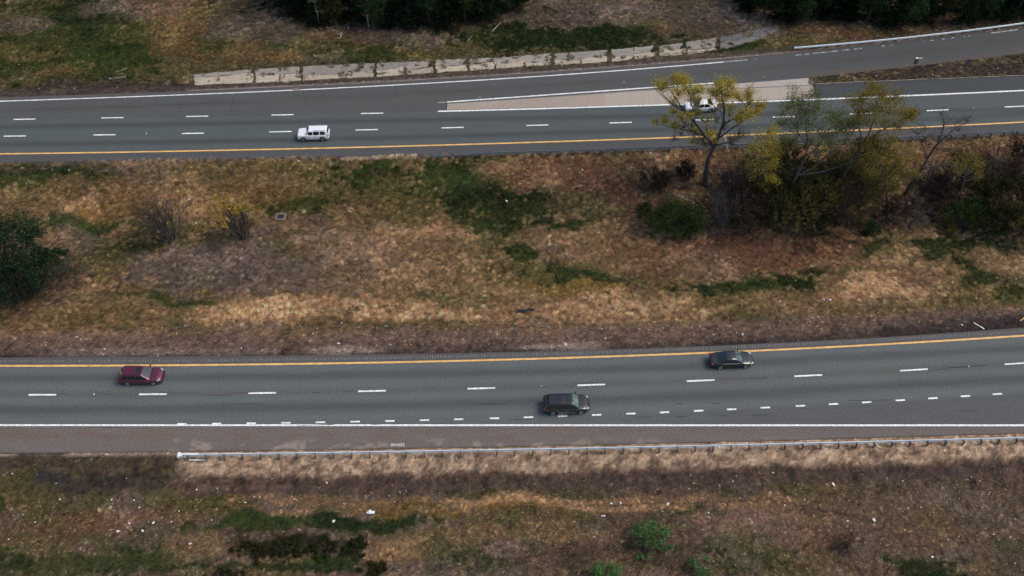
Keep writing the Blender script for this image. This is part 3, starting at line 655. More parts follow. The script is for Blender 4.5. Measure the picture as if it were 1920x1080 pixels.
def scatter(name, label, src, x, y, z, rot, sc, tint):
    me = bpy.data.meshes.new(name); n = len(x); me.vertices.add(n); me.vertices.foreach_set('co', np.stack([x, y, z], 1).ravel())
    a = me.attributes.new('rot', 'FLOAT_VECTOR', 'POINT'); a.data.foreach_set('vector', np.stack([rot * 0, rot * 0, rot], 1).ravel())
    a = me.attributes.new('sc', 'FLOAT', 'POINT'); a.data.foreach_set('value', sc)
    a = me.attributes.new('tint', 'FLOAT_COLOR', 'POINT'); c = np.ones((n, 4)); c[:, :3] = tint; a.data.foreach_set('color', c.ravel())
    me.materials.append(M_inst)
    o = bpy.data.objects.new(name, me); COL.objects.link(o); tag(o, label, kind='stuff')
    ng = bpy.data.node_groups.new(name, 'GeometryNodeTree')
    ng.interface.new_socket('Geometry', in_out='INPUT', socket_type='NodeSocketGeometry'); ng.interface.new_socket('Geometry', in_out='OUTPUT', socket_type='NodeSocketGeometry')
    gi = ng.nodes.new('NodeGroupInput'); go = ng.nodes.new('NodeGroupOutput'); ip = ng.nodes.new('GeometryNodeInstanceOnPoints')
    mp = ng.nodes.new('GeometryNodeMeshToPoints')
    oi = ng.nodes.new('GeometryNodeObjectInfo'); oi.inputs['Object'].default_value = src; oi.inputs['As Instance'].default_value = True
    ra = ng.nodes.new('GeometryNodeInputNamedAttribute'); ra.data_type = 'FLOAT_VECTOR'; ra.inputs['Name'].default_value = 'rot'
    sa = ng.nodes.new('GeometryNodeInputNamedAttribute'); sa.data_type = 'FLOAT'; sa.inputs['Name'].default_value = 'sc'
    L = ng.links.new
    L(gi.outputs[0], mp.inputs['Mesh']); L(mp.outputs[0], ip.inputs['Points']); L(oi.outputs['Geometry'], ip.inputs['Instance'])
    L(ra.outputs['Attribute'], ip.inputs['Rotation']); L(sa.outputs['Attribute'], ip.inputs['Scale']); L(ip.outputs[0], go.inputs[0])
    o.modifiers.new('scatter', 'NODES').node_group = ng
    return o
NP = 420000
cx_ = rng.uniform(-95, 95, NP * 2); cy_ = rng.uniform(28, 142, NP * 2)
cz_ = height(cx_, cy_); ppx, ppy = proj(cx_, cy_, cz_)
ok = (ppx > -120) & (ppx < 2040) & (ppy > -60) & (ppy < 1150)
ok &= ~((ppy > L_top(ppx) - .6) & (ppy < L_bot(ppx) + .8) & (cz_ < -.06))
ok &= ~((ppy > U_top(ppx) - .6) & (ppy < U_bot(ppx) + .6) & (cz_ < -.06))
inr = ((ppy > L_top(ppx) - 1) & (ppy < L_bot(ppx) + 1)) | ((ppy > U_top(ppx) - 1) & (ppy < U_bot(ppx) + 1))
wedge = (ppx > 1520) & (ppy > WEDGE_HI(ppx) + 1) & (ppy < WEDGE_LO(ppx) - 1)
ok &= ~inr | wedge
ok &= ~((ppx > 360) & (ppx < 1480) & (ppy > C_hi(ppx) + .5) & (ppy < C_lo(ppx) - .5) & (fbm(cx_ * .9, cy_ * .9, 51, 3) < .62))
cx_, cy_, cz_ = cx_[ok], cy_[ok], cz_[ok]
cc, ppx, ppy = ground_colour(cx_, cy_, cz_)
sand = (cc[:, 0] > .19) & (ppy > 840) & (ppy < 905)
strip_bare = ((L_top(ppx) - ppy < 55) & (L_top(ppx) - ppy > 0)) | ((ppy > L_bot(ppx)) & (ppy < L_bot(ppx) + 80)) | (np.abs(U_top(ppx) - ppy - 6) < 8)
lum = cc.mean(1); green = cc[:, 1] / np.maximum(cc[:, 0], 1e-4)
u = rng.random(len(cx_))
isg = green > .93
iss = (~isg) & (lum > np.where(ppy > 860, .095, .062)) & (~strip_bare)
isl = ~(isg | iss)
keep = np.where(sand, u < .03, np.where(strip_bare, u < .16, u < .9))
ang = (fbm(cx_ * .18, cy_ * .18, 55, 3) - .5) * 9 + rng.normal(0, .5, len(cx_))
def go_(mask, name, label, src, smin, smax, boost, jitter):
    m = mask & keep; n = m.sum()
    t = cc[m] * KD * np.array([1, .98, .92]) * boost * np.exp(rng.normal(0, jitter, (n, 1))) * (1 + rng.normal(0, .06, (n, 3)))
    scatter(name, label, src, cx_[m], cy_[m], cz_[m], ang[m], rng.uniform(smin, smax, n) * np.where(ppy[m] > 860, .72, 1), np.clip(t, .004, .75))
    return n
T_s = tuft('straw_tuft', 11, .16, .26, .055, .42, False, M_inst, 1)
T_g = tuft('green_tuft', 12, .15, .24, .06, .08, False, M_inst, 2)
T_l = tuft('leaf_cluster', 9, .05, .26, .12, 0, True, M_inst, 3)
nn_ = (go_(iss, 'dry_grass', 'tangled straw coloured dead grass on the verges', T_s, .40, 1.05, 1.65, .45),
       go_(isg, 'green_grass', 'dark green grass patches in the median and verges', T_g, .45, 1.1, 2.1, .38),
       go_(isl, 'dead_leaves', 'brown leaf litter and low dead weeds on bare soil', T_l, .35, .95, 1.25, .5))
print('tufts', nn_)

# ------------------------------------------------------------------ guardrails
def beam_section(thick=.012):
    pts = [(0,.155),(.03,.14),(.08,.105),(.08,.06),(.0,.02),(.0,-.02),(.08,-.06),(.08,-.105),(.03,-.14),(0,-.155)]
    return [(a, b) for a, b in pts] + [(a - thick, b) for a, b in reversed(pts)]
SEC = beam_section()
postm = MB(); postm.box((0, 0, .30), (.11, .15, 1.0)); postm = postm.build('post', M_galvd, link=False).data
blockm = MB(); blockm.box((0, 0, 0), (.13, .20, .34)); blockm = blockm.build('blockout', M_galvd, link=False).data
def guardrail(label, fn, x0, x1, zr, face, every, ramp_start=False, railmat=M_galv, pm=postm, headroom=0.0):
    # samples along rail, equal spacing of 1.905 m
    xs = np.arange(x0, x1, .5); a, b = G0(xs, fn(xs), zr); s = np.concatenate([[0], np.cumsum(np.hypot(np.diff(a), np.diff(b)))])
    n = int(s[-1] / 1.905); q = np.interp(np.arange(n + 1) * 1.905, s, xs); A, B = G0(q, fn(q), zr)
    root = empty('guardrail', (float(A[0]), float(B[0]), 0)); tag(root, label, 'guardrail')
    O = root.location
    zz = np.full(n + 1, zr)
    if ramp_start: zz = zr - (zr - .08) * (1 - np.clip(np.arange(n + 1) / 5, 0, 1))
    for i in range(0, n - 1, 2):
        V = []; F = []; J = [i, i + 1, min(i + 2, n)]; m = len(SEC)
        for jn, j in enumerate(J):
            p = Vector((A[j], B[j], zz[j])); d = Vector((A[min(j+1, n)] - A[max(j-1, 0)], B[min(j+1, n)] - B[max(j-1, 0)], 0)).normalized(); nn = Vector((-d.y, d.x, 0)) * face
            if jn == 2: p = p + d * .10; off = -.004
            else: off = .002
            for (o_, z_) in SEC: V.append(p + nn * (o_ + off) + Vector((0, 0, z_)) - O)
        for t in range(2):
            for k in range(m): F.append((t*m+k, t*m+(k+1)%m, (t+1)*m+(k+1)%m, (t+1)*m+k))
        F.append(tuple(range(m))); F.append(tuple(2*m+k for k in reversed(range(m))))
        mb = MB(); mb.add(V, F); mb.build('rail', railmat, root)
    for i in range(1 if ramp_start else 0, n + 1):
        d = Vector((A[min(i+1, n)] - A[max(i-1, 0)], B[min(i+1, n)] - B[max(i-1, 0)], 0)).normalized(); nn = Vector((-d.y, d.x, 0)) * face
        rz = math.atan2(d.y, d.x)
        p = Vector((A[i], B[i], 0)) - nn * .30
        po = bpy.data.objects.new('post', pm); COL.objects.link(po); po.parent = root; po.location = Vector((p.x, p.y, zz[i] - .64)) - O; po.rotation_euler = (0, 0, rz)
        bo = bpy.data.objects.new('blockout', blockm); COL.objects.link(bo); bo.parent = po; q_ = nn * .13; bo.location = Vector((0, (.125 if face > 0 else -.125), .62))
    return root, A, B
gr1, A1, B1 = guardrail('long galvanised guardrail with dark posts along the near shoulder, topped by a white end head', L_rail, 352, 2400, .62, 1, 1)
gr2, A2, B2 = guardrail('dull grey guardrail between the upper carriageway and the wooded median', U_rail, 792, 2400, .60, 1, 1, True, plain('dull_steel', (.24, .27, .285), .6, .3))
gr3, A3, B3 = guardrail('bright ribbed guardrail curving along the outside of the exit ramp', R_rail, 1489, 2400, .60, -1, 1)
# end terminal of the near rail
O = gr1.location; hd = MB()
x0, y0 = 0.0, 0.0
V = [(-.55,.30,.02),(-.55,-.34,.02),(-.55,-.34,.40),(-.55,.30,.40),(-.05,.12,.05),(-.05,-.12,.05),(-.05,-.12,.34),(-.05,.12,.34)]
V = [Vector(v) + Vector((-.45, 0, .42)) for v in V]
hd.add(V, [(0,3,2,1),(4,5,6,7),(0,1,5,4),(2,3,7,6),(0,4,7,3),(1,2,6,5)])
mW = plain('pale_painted_steel', (.72, .76, .76), .5, .1, .06)
hd.build('impact_head', mW, gr1)
m_ = MB(); m_.box((.35, .03, .80), (1.7, .20, .05)); m_.box((.35, .13, .62), (1.7, .03, .34)); m_.box((.35, -.07, .62), (1.7, .03, .34)); m_.build('feed_chute', mW, gr1)
m_ = MB(); m_.box((.95, -.32, .12), (2.0, .08, .08)); m_.build('ground_strut', M_galv, gr1)
m_ = MB(); m_.tube([(-.35, -.1, .62), (-.1, -.28, .35), (.0, -.34, .1)], .03); m_.build('anchor_cable', M_galv, gr1)

# ------------------------------------------------------------------ vehicles (front towards +x)
def paint(name, c, metal=.2, coat=1.0, rough=.35): return plain(name, c, rough, metal, .04, 2, coat=coat)
def wheel(root, x, y, r, w, matr):
    s = 1 if y > 0 else -1
    m = MB(); m.cyl((0, 0, 0), r, w, 'y', 20); t = m.build('wheel', M_tyre, root); t.location = (x, y, r)
    m = MB(); m.cyl((0, s * (w/2 + .004), 0), r * .62, .02, 'y', 16)
    rm = m.build('rim', M_black, t)
    m = MB()
    for k in range(5):
        a = k * 2 * math.pi / 5; M = Matrix.Rotation(a, 3, 'Y')
        m.box(M @ Vector((r * .32, 0, 0)) + Vector((0, s * (w/2 + .02), 0)), (r * .62, .02, r * .2), M)
    m.tube([(r*.64*math.cos(2*math.pi*k/16), s*(w/2+.018), r*.64*math.sin(2*math.pi*k/16)) for k in range(17)], .022, 4, False)
    m.build('spokes', matr, t)
def car(name, label, cat, loc, rz, L, Wd, sill, belt, prof, hood, axles, wr, mats, pillars, rack=False, sunroof=None, wind=M_wind, handle=None, lampcol=None, taperf=.82, taperr=.88, roofmat=None, steps=None):
    """prof: greenhouse profile [(xA,z),(xB,z),(xC,z),(xD,z)] front base, roof front, roof rear, rear base; hood: [(x,z)...] deck line front to rear"""
    root = empty(name, loc, rz); tag(root, label, cat); pm = mats
    hw = Wd / 2
    xs = np.arange(-L/2, L/2 + .001, L / 64)
    V = []; ns = 0
    hx = [h[0] for h in hood]; hzv = [h[1] for h in hood]
    for x in xs:
        e = abs(x) / (L/2); tp = taperf if x > 0 else taperr
        w = hw * (1 - (1 - tp) * sst(.62, 1.0, e) - .10 * sst(.93, 1.0, e))
        zt = float(np.interp(x, hx, hzv)); zs = sill
        for ax in axles:
            d = abs(x - ax)
            if d < wr * 1.14: zs = max(zs, wr + math.sqrt((wr * 1.14) ** 2 - d * d))
        zs = zs + .10 * sst(.9, 1, e)
        zt = max(zt - .0, zs + .05); sh = min(zt - .05, belt - .06)
        zm = max(zs + .03, min(sh - .12, .62))
        sec = [(w * .80, zs), (w * .985, zs), (w, zm), (w * .985, max(sh, zm + .02)), (w * .93, zt - .03), (w * .80, zt), (w * .4, zt + .02), (0, zt + .028)]
        full = [(y, z) for y, z in sec] + [(-y, z) for y, z in reversed(sec[:-1])]
        ns = len(full); V += [(x, y, z) for y, z in full]
    F = []; n = len(xs)
    for i in range(n - 1):
        for k in range(ns - 1): F.append((i*ns+k, i*ns+k+1, (i+1)*ns+k+1, (i+1)*ns+k))
    F.append(tuple(reversed(range(ns)))); F.append(tuple((n-1)*ns+k for k in range(ns)))
    b = MB().add(V, F).build('body', pm, root, smooth=True)
    u = MB(); u.box((0, 0, sill + .12), (L * .90, Wd * .72, .28)); u.build('underbody', M_black, root)
    # greenhouse
    wb, wt = hw * .90, hw * .70
    (xa, za), (xb, zb), (xc, zc), (xd, zd) = prof
    def top(x):
        z = float(np.interp(-x, [-xa, -xb, -(xb+xc)/2, -xc, -xd], [za, zb, max(zb, zc) + .03, zc, zd])); return z
    zbase = min(za, zd)
    H = max(zb, zc) - zbase
    def half(z): return wb + (wt - wb) * min(1, max(0, (z - zbase) / H))
    gs = sorted(set(list(np.linspace(xd, xa, 40)) + [xb, xc])); V = []; F = []
    for x in gs:
        zt = top(x); h1 = half(zt); zl = zbase - .03
        sec = [(half(zl), zl), (half((zl+zt)/2), (zl+zt)/2), (half(zt - .05), max(zt - .05, zl)), (h1 - .06, zt - .005), (h1 * .5, zt + .015), (0, zt + .02)]
        full = sec + [(-y, z) for y, z in reversed(sec[:-1])]; ns = len(full); V += [(x, y, z) for y, z in full]
    for i in range(len(gs) - 1):
        for k in range(ns - 1): F.append((i*ns+k, i*ns+k+1, (i+1)*ns+k+1, (i+1)*ns+k))
    MB().add(V, F).build('roof', roofmat or pm, root, smooth=True)
    # glass: windscreen and rear window, following the slopes
    def pane(nm, x0, z0, x1, z1, mt, m0=.04, m1=.05):
        V = []; out = Vector((-(z1 - z0), 0, (x1 - x0)));
        if out.z < 0: out = -out
        out = out.normalized() * .016; K = 6
        for t in (m0, .35, .65, 1 - m1):
            x = x0 + (x1 - x0) * t; z = z0 + (z1 - z0) * t; h = half(z) - .09
            for k in range(K + 1):
                y = -h + 2 * h * k / K; V.append(Vector((x, y, z + .02 * (1 - (y / h) ** 2))) + out)
        F = [(r_*(K+1)+k, r_*(K+1)+k+1, (r_+1)*(K+1)+k+1, (r_+1)*(K+1)+k) for r_ in range(3) for k in range(K)]
        nV = len(V); V += [v - out * .9 for v in V]
        F += [tuple(nV + i for i in reversed(f)) for f in F]
        MB().add(V, F).build(nm, mt, root, smooth=True)
    pane('windshield', xa, za, xb, zb, wind); pane('rear_window', xd, zd, xc, zc, M_glass)
    # side windows
    for s in (1, -1):
        for (p0, p1) in pillars:
            V = []; K = 8
            for k in range(K + 1):
                x = p0 + (p1 - p0) * k / K; zl = belt + .02; zt = max(zl + .01, top(x) - .09)
                for z in (zl, zt): V.append((x, s * (half(z) + .012), z))
            F = [(2*k, 2*k+2, 2*k+3, 2*k+1) for k in range(K)]; nV = len(V)
            V += [(x, y - s * .01, z) for x, y, z in V]; F += [tuple(nV + i for i in reversed(f)) for f in F]
            MB().add(V, F).build('side_window', M_glass, root)
        if rack:
            m = MB(); m.tube([(rack[0], s * (wt - .05), top(rack[0]) + .01), (rack[0] - .1, s * (wt - .05), top(rack[0]) + .07), (rack[1] + .1, s * (wt - .05), top(rack[1]) + .07), (rack[1], s * (wt - .05), top(rack[1]) + .01)], .022)
            m.build('roof_rail', rack[2], root)
        m = MB(); mx = xa - .28; m.box((mx, s * (hw + .12), belt + .08), (.12, .22, .16)); m.box((mx, s * (hw - .0), belt + .03), (.06, .12, .04)); m.build('wing_mirror', pm if rack != 3 else M_black, root)
        m = MB(); zl = float(np.interp(L/2 - .22, hx, hzv)) - .09
        Mz = Matrix.Rotation(-s * .42, 3, 'Z'); m.box((L/2 - .30, s * hw * .72, zl + .02), (.36, .24, .13), Mz); m.build('headlight', M_lamp, root)
        m = MB(); zt = float(np.interp(-L/2 + .12, hx, hzv)); m.box((-L/2 + .12, s * hw * .80, min(belt - .08, zt - .1)), (.24, .20, .16), Matrix.Rotation(s * .4, 3, 'Z')); m.build('tail_light', M_red, root)
        if handle:
            for hx_ in handle:
                m = MB(); m.box((hx_, s * (hw + .008), belt - .14), (.18, .03, .035)); m.build('door_handle', M_chrome, root)
        for ax in axles: wheel(root, ax, s * (hw - .12), wr, .22, M_rim)
        m = MB()
        for dx in pillars[:2]: m.box((dx[0] - .04, s * (hw * .992), belt - .36), (.012, .012, .50))
        m.build('door_seam', M_black, root)
    m = MB(); m.box((L/2 - .05, 0, .52), (.08, Wd * .52, .16)); m.build('grille', M_black, root)
    m = MB(); m.box((L/2 - .02, 0, .34), (.10, Wd * .66, .10)); m.build('bumper', M_black, root)
    m = MB(); m.box((-L/2 + .02, 0, .62), (.04, .32, .15)); m.build('licence_plate', M_paper, root)
    if sunroof:
        z = top(sunroof[0]) + .012; m = MB(); m.box((sum(sunroof)/2, 0, top(sum(sunroof)/2) + .022), (abs(sunroof[1] - sunroof[0]), wt * 1.25, .02)); m.build('sunroof', M_glass, root)
    m = MB(); m.box((xa + .05, 0, za + .0), (.10, wb * 1.7, .02)); m.build('cowl', M_black, root)
    if steps:
        for s in (1, -1):
            m = MB(); m.box((sum(steps)/2, s * (hw + .02), sill + .02), (abs(steps[1]-steps[0]), .06, .05)); m.build('side_step', M_chrome, root)
    return root
def heading(fn, x, flip=False):
    a = Vector(G0(x - 20, fn(x - 20))); b = Vector(G0(x + 20, fn(x + 20))); d = b - a
    return math.atan2(d.y, d.x) + (math.pi if flip else 0)
def cpos(px, py): return (*map(float, G0(px, py)), .004)
# maroon estate SUV
c1 = car('maroon_car', 'maroon estate car with sunroof driving in the lane beside the yellow line, at the left', 'car', cpos(268.5, 710), heading(L_yel, 268), 4.80, 1.90, .24, .98,
    [(1.15, 1.02), (.42, 1.56), (-1.75, 1.60), (-2.28, 1.08)], [(-2.40, .72), (-2.30, .98), (-1.8, 1.0), (1.0, 1.02), (1.9, .92), (2.25, .80), (2.40, .58)], (1.45, -1.42), .35,
    paint('maroon_paint', (.105, .010, .030), .3), [(.62, -.28), (-.36, -1.12), (-1.2, -1.82)], rack=(.2, -1.7, M_black), sunroof=(.22, -.42), wind=glassm('clear_windscreen', (.018, .035, .034)))
c2 = car('black_minivan', 'black people carrier with chrome door handles and side step, beside the exit lane dots', 'car', cpos(1061, 763.5), heading(L_dash, 1061), 5.05, 2.0, .24, 1.06,
    [(1.32, 1.10), (.62, 1.66), (-1.95, 1.70), (-2.42, 1.12)], [(-2.52, .74), (-2.42, 1.06), (-1.9, 1.08), (1.2, 1.08), (2.0, .98), (2.35, .84), (2.52, .58)], (1.55, -1.50), .37,
    paint('black_paint', (.010, .012, .013), .2, 1.0, .25), [(.80, -.22), (-.30, -1.18), (-1.26, -2.02)], rack=(.35, -1.9, M_black), handle=[-.05, -1.0], steps=(.95, -.9), wind=glassm('pale_green_windscreen', (.07, .13, .115)))
m = MB()
for k in range(5): m.box((-.75, -.42 + k * .21, 1.728), (1.9, .035, .012))
m.build('roof_rib', paint('black_paint_rib', (.03, .035, .038), .2), c2)
c3 = car('black_saloon', 'black saloon car with chrome window line touching the yellow line, at the right', 'car', cpos(1369.5, 679.5), heading(L_yel, 1369), 4.92, 1.84, .22, .92,
    [(1.12, .95), (.30, 1.40), (-.72, 1.42), (-1.72, 1.02)], [(-2.46, .70), (-2.38, .98), (-1.7, 1.02), (-.9, .96), (1.0, .95), (1.95, .82), (2.3, .70), (2.46, .52)], (1.48, -1.38), .34,
    paint('black_saloon_paint', (.010, .012, .014), .2, 1.0, .2), [(.62, -.26), (-.34, -1.18)], taperf=.76, taperr=.82, wind=glassm('dark_green_windscreen', (.03, .06, .055)))
for s in (1, -1):
    m = MB(); m.box((-.22, s * .845, .935), (1.95, .03, .04)); m.build('window_trim', M_chrome, c3)
c4 = car('white_boxy_car', 'white boxy off roader with roof rails in the inner lane of the upper carriageway', 'car', cpos(589.5, 257.5), heading(U_dA, 590, True), 4.45, 1.80, .30, 1.06,
    [(.95, 1.10), (.52, 1.62), (-2.02, 1.64), (-2.16, 1.14)], [(-2.22, .80), (-2.18, 1.08), (-1.8, 1.1), (.9, 1.10), (1.9, 1.06), (2.14, .98), (2.22, .66)], (1.38, -1.28), .37,
    paint('white_paint', (.82, .83, .84), 0, 1, .4), [(.66, .02), (-.12, -.90), (-1.06, -1.72)], rack=(-.1, -1.8, M_rim), taperf=.90, taperr=.95, wind=M_glass)
c5 = car('white_saloon', 'white two tone saloon half hidden behind the yellow flowering tree', 'car', cpos(1312.5, 204.5), heading(U_dA, 1312, True), 4.60, 1.82, .22, .92,
    [(1.02, .95), (.30, 1.42), (-.85, 1.44), (-1.62, 1.05)], [(-2.30, .70), (-2.22, .98), (-1.6, 1.04), (-.9, .96), (.9, .95), (1.85, .84), (2.15, .72), (2.30, .52)], (1.40, -1.30), .33,
    paint('white_saloon_paint', (.82, .83, .84), 0, 1, .4), [(.56, -.26), (-.34, -1.12)], wind=M_glass)

# ------------------------------------------------------------------ vegetation
def leaves(name, pts, size, mat, parent, flat=.0, varc=.35, hue=.12):
    P_ = np.asarray(pts, float); n = len(P_)
    d1 = rng.normal(size=(n, 3)); d1 /= np.linalg.norm(d1, axis=1)[:, None]
    d2 = rng.normal(size=(n, 3)); d2[:, 2] *= (1 - flat); d1[:, 2] *= (1 - flat)
    d1 /= np.linalg.norm(d1, axis=1)[:, None]
    d2 -= d1 * (d1 * d2).sum(1)[:, None]; d2 /= np.linalg.norm(d2, axis=1)[:, None]
    s = size * rng.uniform(.5, 1.35, (n, 1)); a = d1 * s; b = d2 * s * .55
    V = np.stack([P_ - a, P_ + b, P_ + a, P_ - b], 1).reshape(-1, 3)
    F = np.arange(4 * n).reshape(-1, 4)
    c = np.exp(rng.normal(0, varc, (n, 1))) * (1 + rng.normal(0, hue, (n, 3)) * [1, .3, .5]); c = np.repeat(np.clip(c, .2, 3), 4, 0)
    return mesh_np(name, V, F, None, mat, parent, col=c)
def bez(a, b, lift, n=6, wob=.08):
    L = (b - a).length; mid = a.lerp(b, .5) + Vector((0, 0, -lift * L)); out = []
    for i in range(n + 1):
        t = i / n; p = a.lerp(mid, t).lerp(mid.lerp(b, t), t)
        if 0 < i < n: p = p + Vector([rnd.gauss(0, wob * L / n * 2.2) for _ in range(3)])
        out.append(p)
    return out
def tree(label, cat, base, trunk, clusters, r0, leafmat, nleaf, lsize, group=None, bark=M_bark, depth=2.0, twigs=9, name='tree', limbs=()):
    """trunk: picture points up the stem; clusters: picture (x, y, radius px, leafiness) on the tree's own plane with random depth"""
    b = P(*base); root = empty(name, b); tag(root, label, cat, group)
    Y = b.y; tr = [b - Vector((0, 0, .2))] + [PV(px, py, Y + rnd.uniform(-.25, .25)) for px, py in trunk]
    mb = MB(); full = []
    for i in range(len(tr) - 1):
        for k in range(4):
            t = k / 4; full.append(tr[i].lerp(tr[i + 1], t) + Vector((rnd.gauss(0, .04), rnd.gauss(0, .04), 0)))
    full.append(tr[-1]); n = len(full)
    rad = [r0 * (1 - .62 * i / n) for i in range(n)]; rad[0] *= 1.5
    mb.tube(full, rad, 8); par = [0] * n
    for pts, lr in limbs:
        dy = rnd.uniform(-.5, .5); q = [PV(px, py, Y + dy * (i + 1)) for i, (px, py) in enumerate(pts)]
        st = min(full, key=lambda v: (v - q[0]).length); q[0] = st.copy(); ff = []
        for u_, v_ in zip(q[:-1], q[1:]):
            for k in range(4): ff.append(u_.lerp(v_, k / 4) + Vector((rnd.gauss(0, .05), rnd.gauss(0, .05), rnd.gauss(0, .04))) * (1 if k else .5))
        ff.append(q[-1]); rr_ = [lr * (1 - .75 * i / len(ff)) for i in range(len(ff))]; mb.tube(ff, rr_, 7)
        full = full + ff[2:]; rad = rad + rr_[2:]
    N0 = n; n = len(full)
    lp = []; tw = MB()
    for (cx0, cy0, rp, lf) in clusters:
        m = ppm(base[0], base[1]); r = rp / m * 1.0
        c = PV(cx0, cy0, Y + rnd.uniform(-depth, depth))
        best = min(range(1, n), key=lambda i: (full[i] - c).length + (2.5 if full[i].z > c.z - .1 * (full[i] - c).length else 0) + (.15 * (N0 - i) if i < N0 else 0) + (1.2 if i < N0 * .6 else 0))
        st = full[best]; q = bez(st, c, .10, 7, .07); L = (c - st).length
        rr = min(rad[best] * .8, .030 + .014 * L)
        mb.tube(q, [rr * (1 - .75 * i / 7) for i in range(8)], 6)
        for _ in range(twigs):
            i0 = rnd.randint(3, 7); s0 = q[i0]; d = Vector([rnd.gauss(0, 1) for _ in range(3)]); d.z = abs(d.z) * .7 + .1; d.normalize()
            e = c + Vector([d.x * r, d.y * r, d.z * r * .9]) * rnd.uniform(.5, 1.45)
            w_ = bez(s0, e, .05, 4, .12); tw.tube(w_, [.03, .024, .018, .012, .008], 3, False)
            for _k in range(3):
                a = w_[rnd.randint(1, 3)]; dd = Vector([rnd.gauss(0, 1) for _ in range(3)]).normalized(); dd.z += .4
                e2 = a + dd * r * rnd.uniform(.3, .7); tw.tube([a, a.lerp(e2, .5) + Vector((0, 0, .05)), e2], [.014, .010, .006], 3, False)
                k_ = int(nleaf * lf / (twigs * 4)) 
                for _j in range(k_):
                    t = rnd.uniform(.3, 1.1); p = a.lerp(e2, t); g = .16 * r
                    lp.append((p.x + rnd.gauss(0, g * 1.4), p.y + rnd.gauss(0, g * 1.4), p.z + rnd.gauss(0, g * 1.4)))
            for _j in range(int(nleaf * lf / (twigs * 4))):
                t = rnd.uniform(.5, 1.1); p = w_[2].lerp(w_[4], t); g = .16 * r
                lp.append((p.x + rnd.gauss(0, g * 1.4), p.y + rnd.gauss(0, g * 1.4), p.z + rnd.gauss(0, g * 1.4)))
    O = root.location
    for M_, nm in ((mb, 'trunk'), (tw, 'branches')):
        M_.v = [tuple(Vector(v) - O) for v in M_.v]; M_.build(nm, bark, root, smooth=(nm == 'trunk'))
    if lp:
        leaves('crown', np.array(lp) - np.array(O), lsize, leafmat, root)
    return root
def shrub(label, cat, base, w, h, stems, bark, leafmat=None, nleaf=0, lsize=.07, group=None, name='shrub', depth=3, thick=.035, upz=1.0, lean=0.0, topleaf=False):
    b = P(*base); root = empty(name, b); tag(root, label, cat, group); mb = MB(); lp = []
    def grow(p, d, l, r, k):
        e = p + d * l; m_ = p.lerp(e, .5) + Vector([rnd.gauss(0, .05 * l) for _ in range(3)])
        r = max(r, .017); mb.tube([p, m_, e], [r, r * .8, r * .6], 3 if k < depth else 4, False)
        if k == 0:
            lp.append((p, e)); return
        for _ in range(rnd.choice([2, 3, 3])):
            nd = (d + Vector((rnd.gauss(0, .42), rnd.gauss(0, .42), rnd.gauss(0, .28) + .08))).normalized()
            grow(m_.lerp(e, rnd.random()), nd, l * rnd.uniform(.55, .85), r * .6, k - 1)
    for _ in range(stems):
        a = rnd.uniform(0, 6.28); t = rnd.uniform(.1, 1) ** .7
        d = Vector((math.cos(a) * t * w / h + lean, math.sin(a) * t * w / h, upz)).normalized()
        grow(Vector((rnd.gauss(0, .12 * w), rnd.gauss(0, .12 * w), -.1)), d, h * .42, thick, depth)
    mb.build('stems', bark, root)
    if leafmat:
        Q = []; zs = sorted(e.z for _, e in lp); zt = zs[int(len(zs) * .80)]
        for p, e in lp:
            if topleaf and e.z < zt: continue
            for _ in range(max(1, int(nleaf / len(lp)))):
                q = p.lerp(e, rnd.uniform(.2, 1.15)); Q.append((q.x + rnd.gauss(0, .1), q.y + rnd.gauss(0, .1), q.z + rnd.gauss(0, .1)))
        leaves('foliage', Q, lsize, leafmat, root)
    return root
def bush_pts(lobes, n, shell=.55):
    """lobes (x,y,z,rx,ry,rz); leaf points in sub-clumps near the shell"""
    out = []; A = np.array([l[3] * l[4] for l in lobes]); A = A / A.sum()
    for l, a in zip(lobes, A):
        m = int(n * a); nc = max(8, m // 80)
        d = rng.normal(size=(nc, 3)); d /= np.linalg.norm(d, axis=1)[:, None]; d[:, 2] = np.where(d[:, 2] < -.3, -d[:, 2], d[:, 2])
        rr = rng.uniform(shell, 1.05, (nc, 1)); cen = d * rr * np.array(l[3:6]) + np.array(l[:3])
        k = rng.integers(0, nc, m); s = min(l[3:6]) * .19
        out.append(cen[k] + rng.normal(0, s, (m, 3)))
    q = np.concatenate(out); q[:, 2] = np.abs(q[:, 2])
    return q
def bush(label, cat, base, lobes, n, lsize, mat, group=None, name='bush', bark=M_bark, varc=.4):
    b = P(*base); root = empty(name, b); tag(root, label, cat, group)
    leaves('foliage', bush_pts(lobes, n), lsize, mat, root, varc=varc); mb = MB()
    for l in lobes:
        for _ in range(4):
            e = Vector((l[0] + rnd.gauss(0, .4) * l[3], l[1] + rnd.gauss(0, .4) * l[4], l[2] + l[5] * rnd.uniform(.2, .8)))
            mb.tube(bez(Vector((l[0] * .3 + rnd.gauss(0, .15), l[1] * .3 + rnd.gauss(0, .15), -.1)), e, .05, 5), [.07, .055, .045, .035, .025, .015], 5, False)
    mb.build('stems', bark, root)
    return root
LM_y = leaf_mat('yellow_blossom_leaves', (.44, .345, .055), .3)
LM_y2 = leaf_mat('ochre_leaves', (.235, .175, .032), .3)
LM_o = leaf_mat('olive_leaves', (.10, .088, .026), .3)
LM_w = leaf_mat('willow_green_leaves', (.15, .165, .055), .3)
LM_g = leaf_mat('mid_green_leaves', (.040, .064, .020), .3)
LM_b = leaf_mat('bright_green_leaves', (.10, .19, .065), .3)
LM_d = leaf_mat('dark_green_leaves', (.032, .056, .024), .25)
LM_sp = leaf_mat('spreading_tree_leaves', (.022, .044, .021), .2)
LM_p = leaf_mat('pine_needles', (.014, .025, .012), .2)
LM_wb = leaf_mat('brown_green_weeds', (.085, .070, .030), .2)
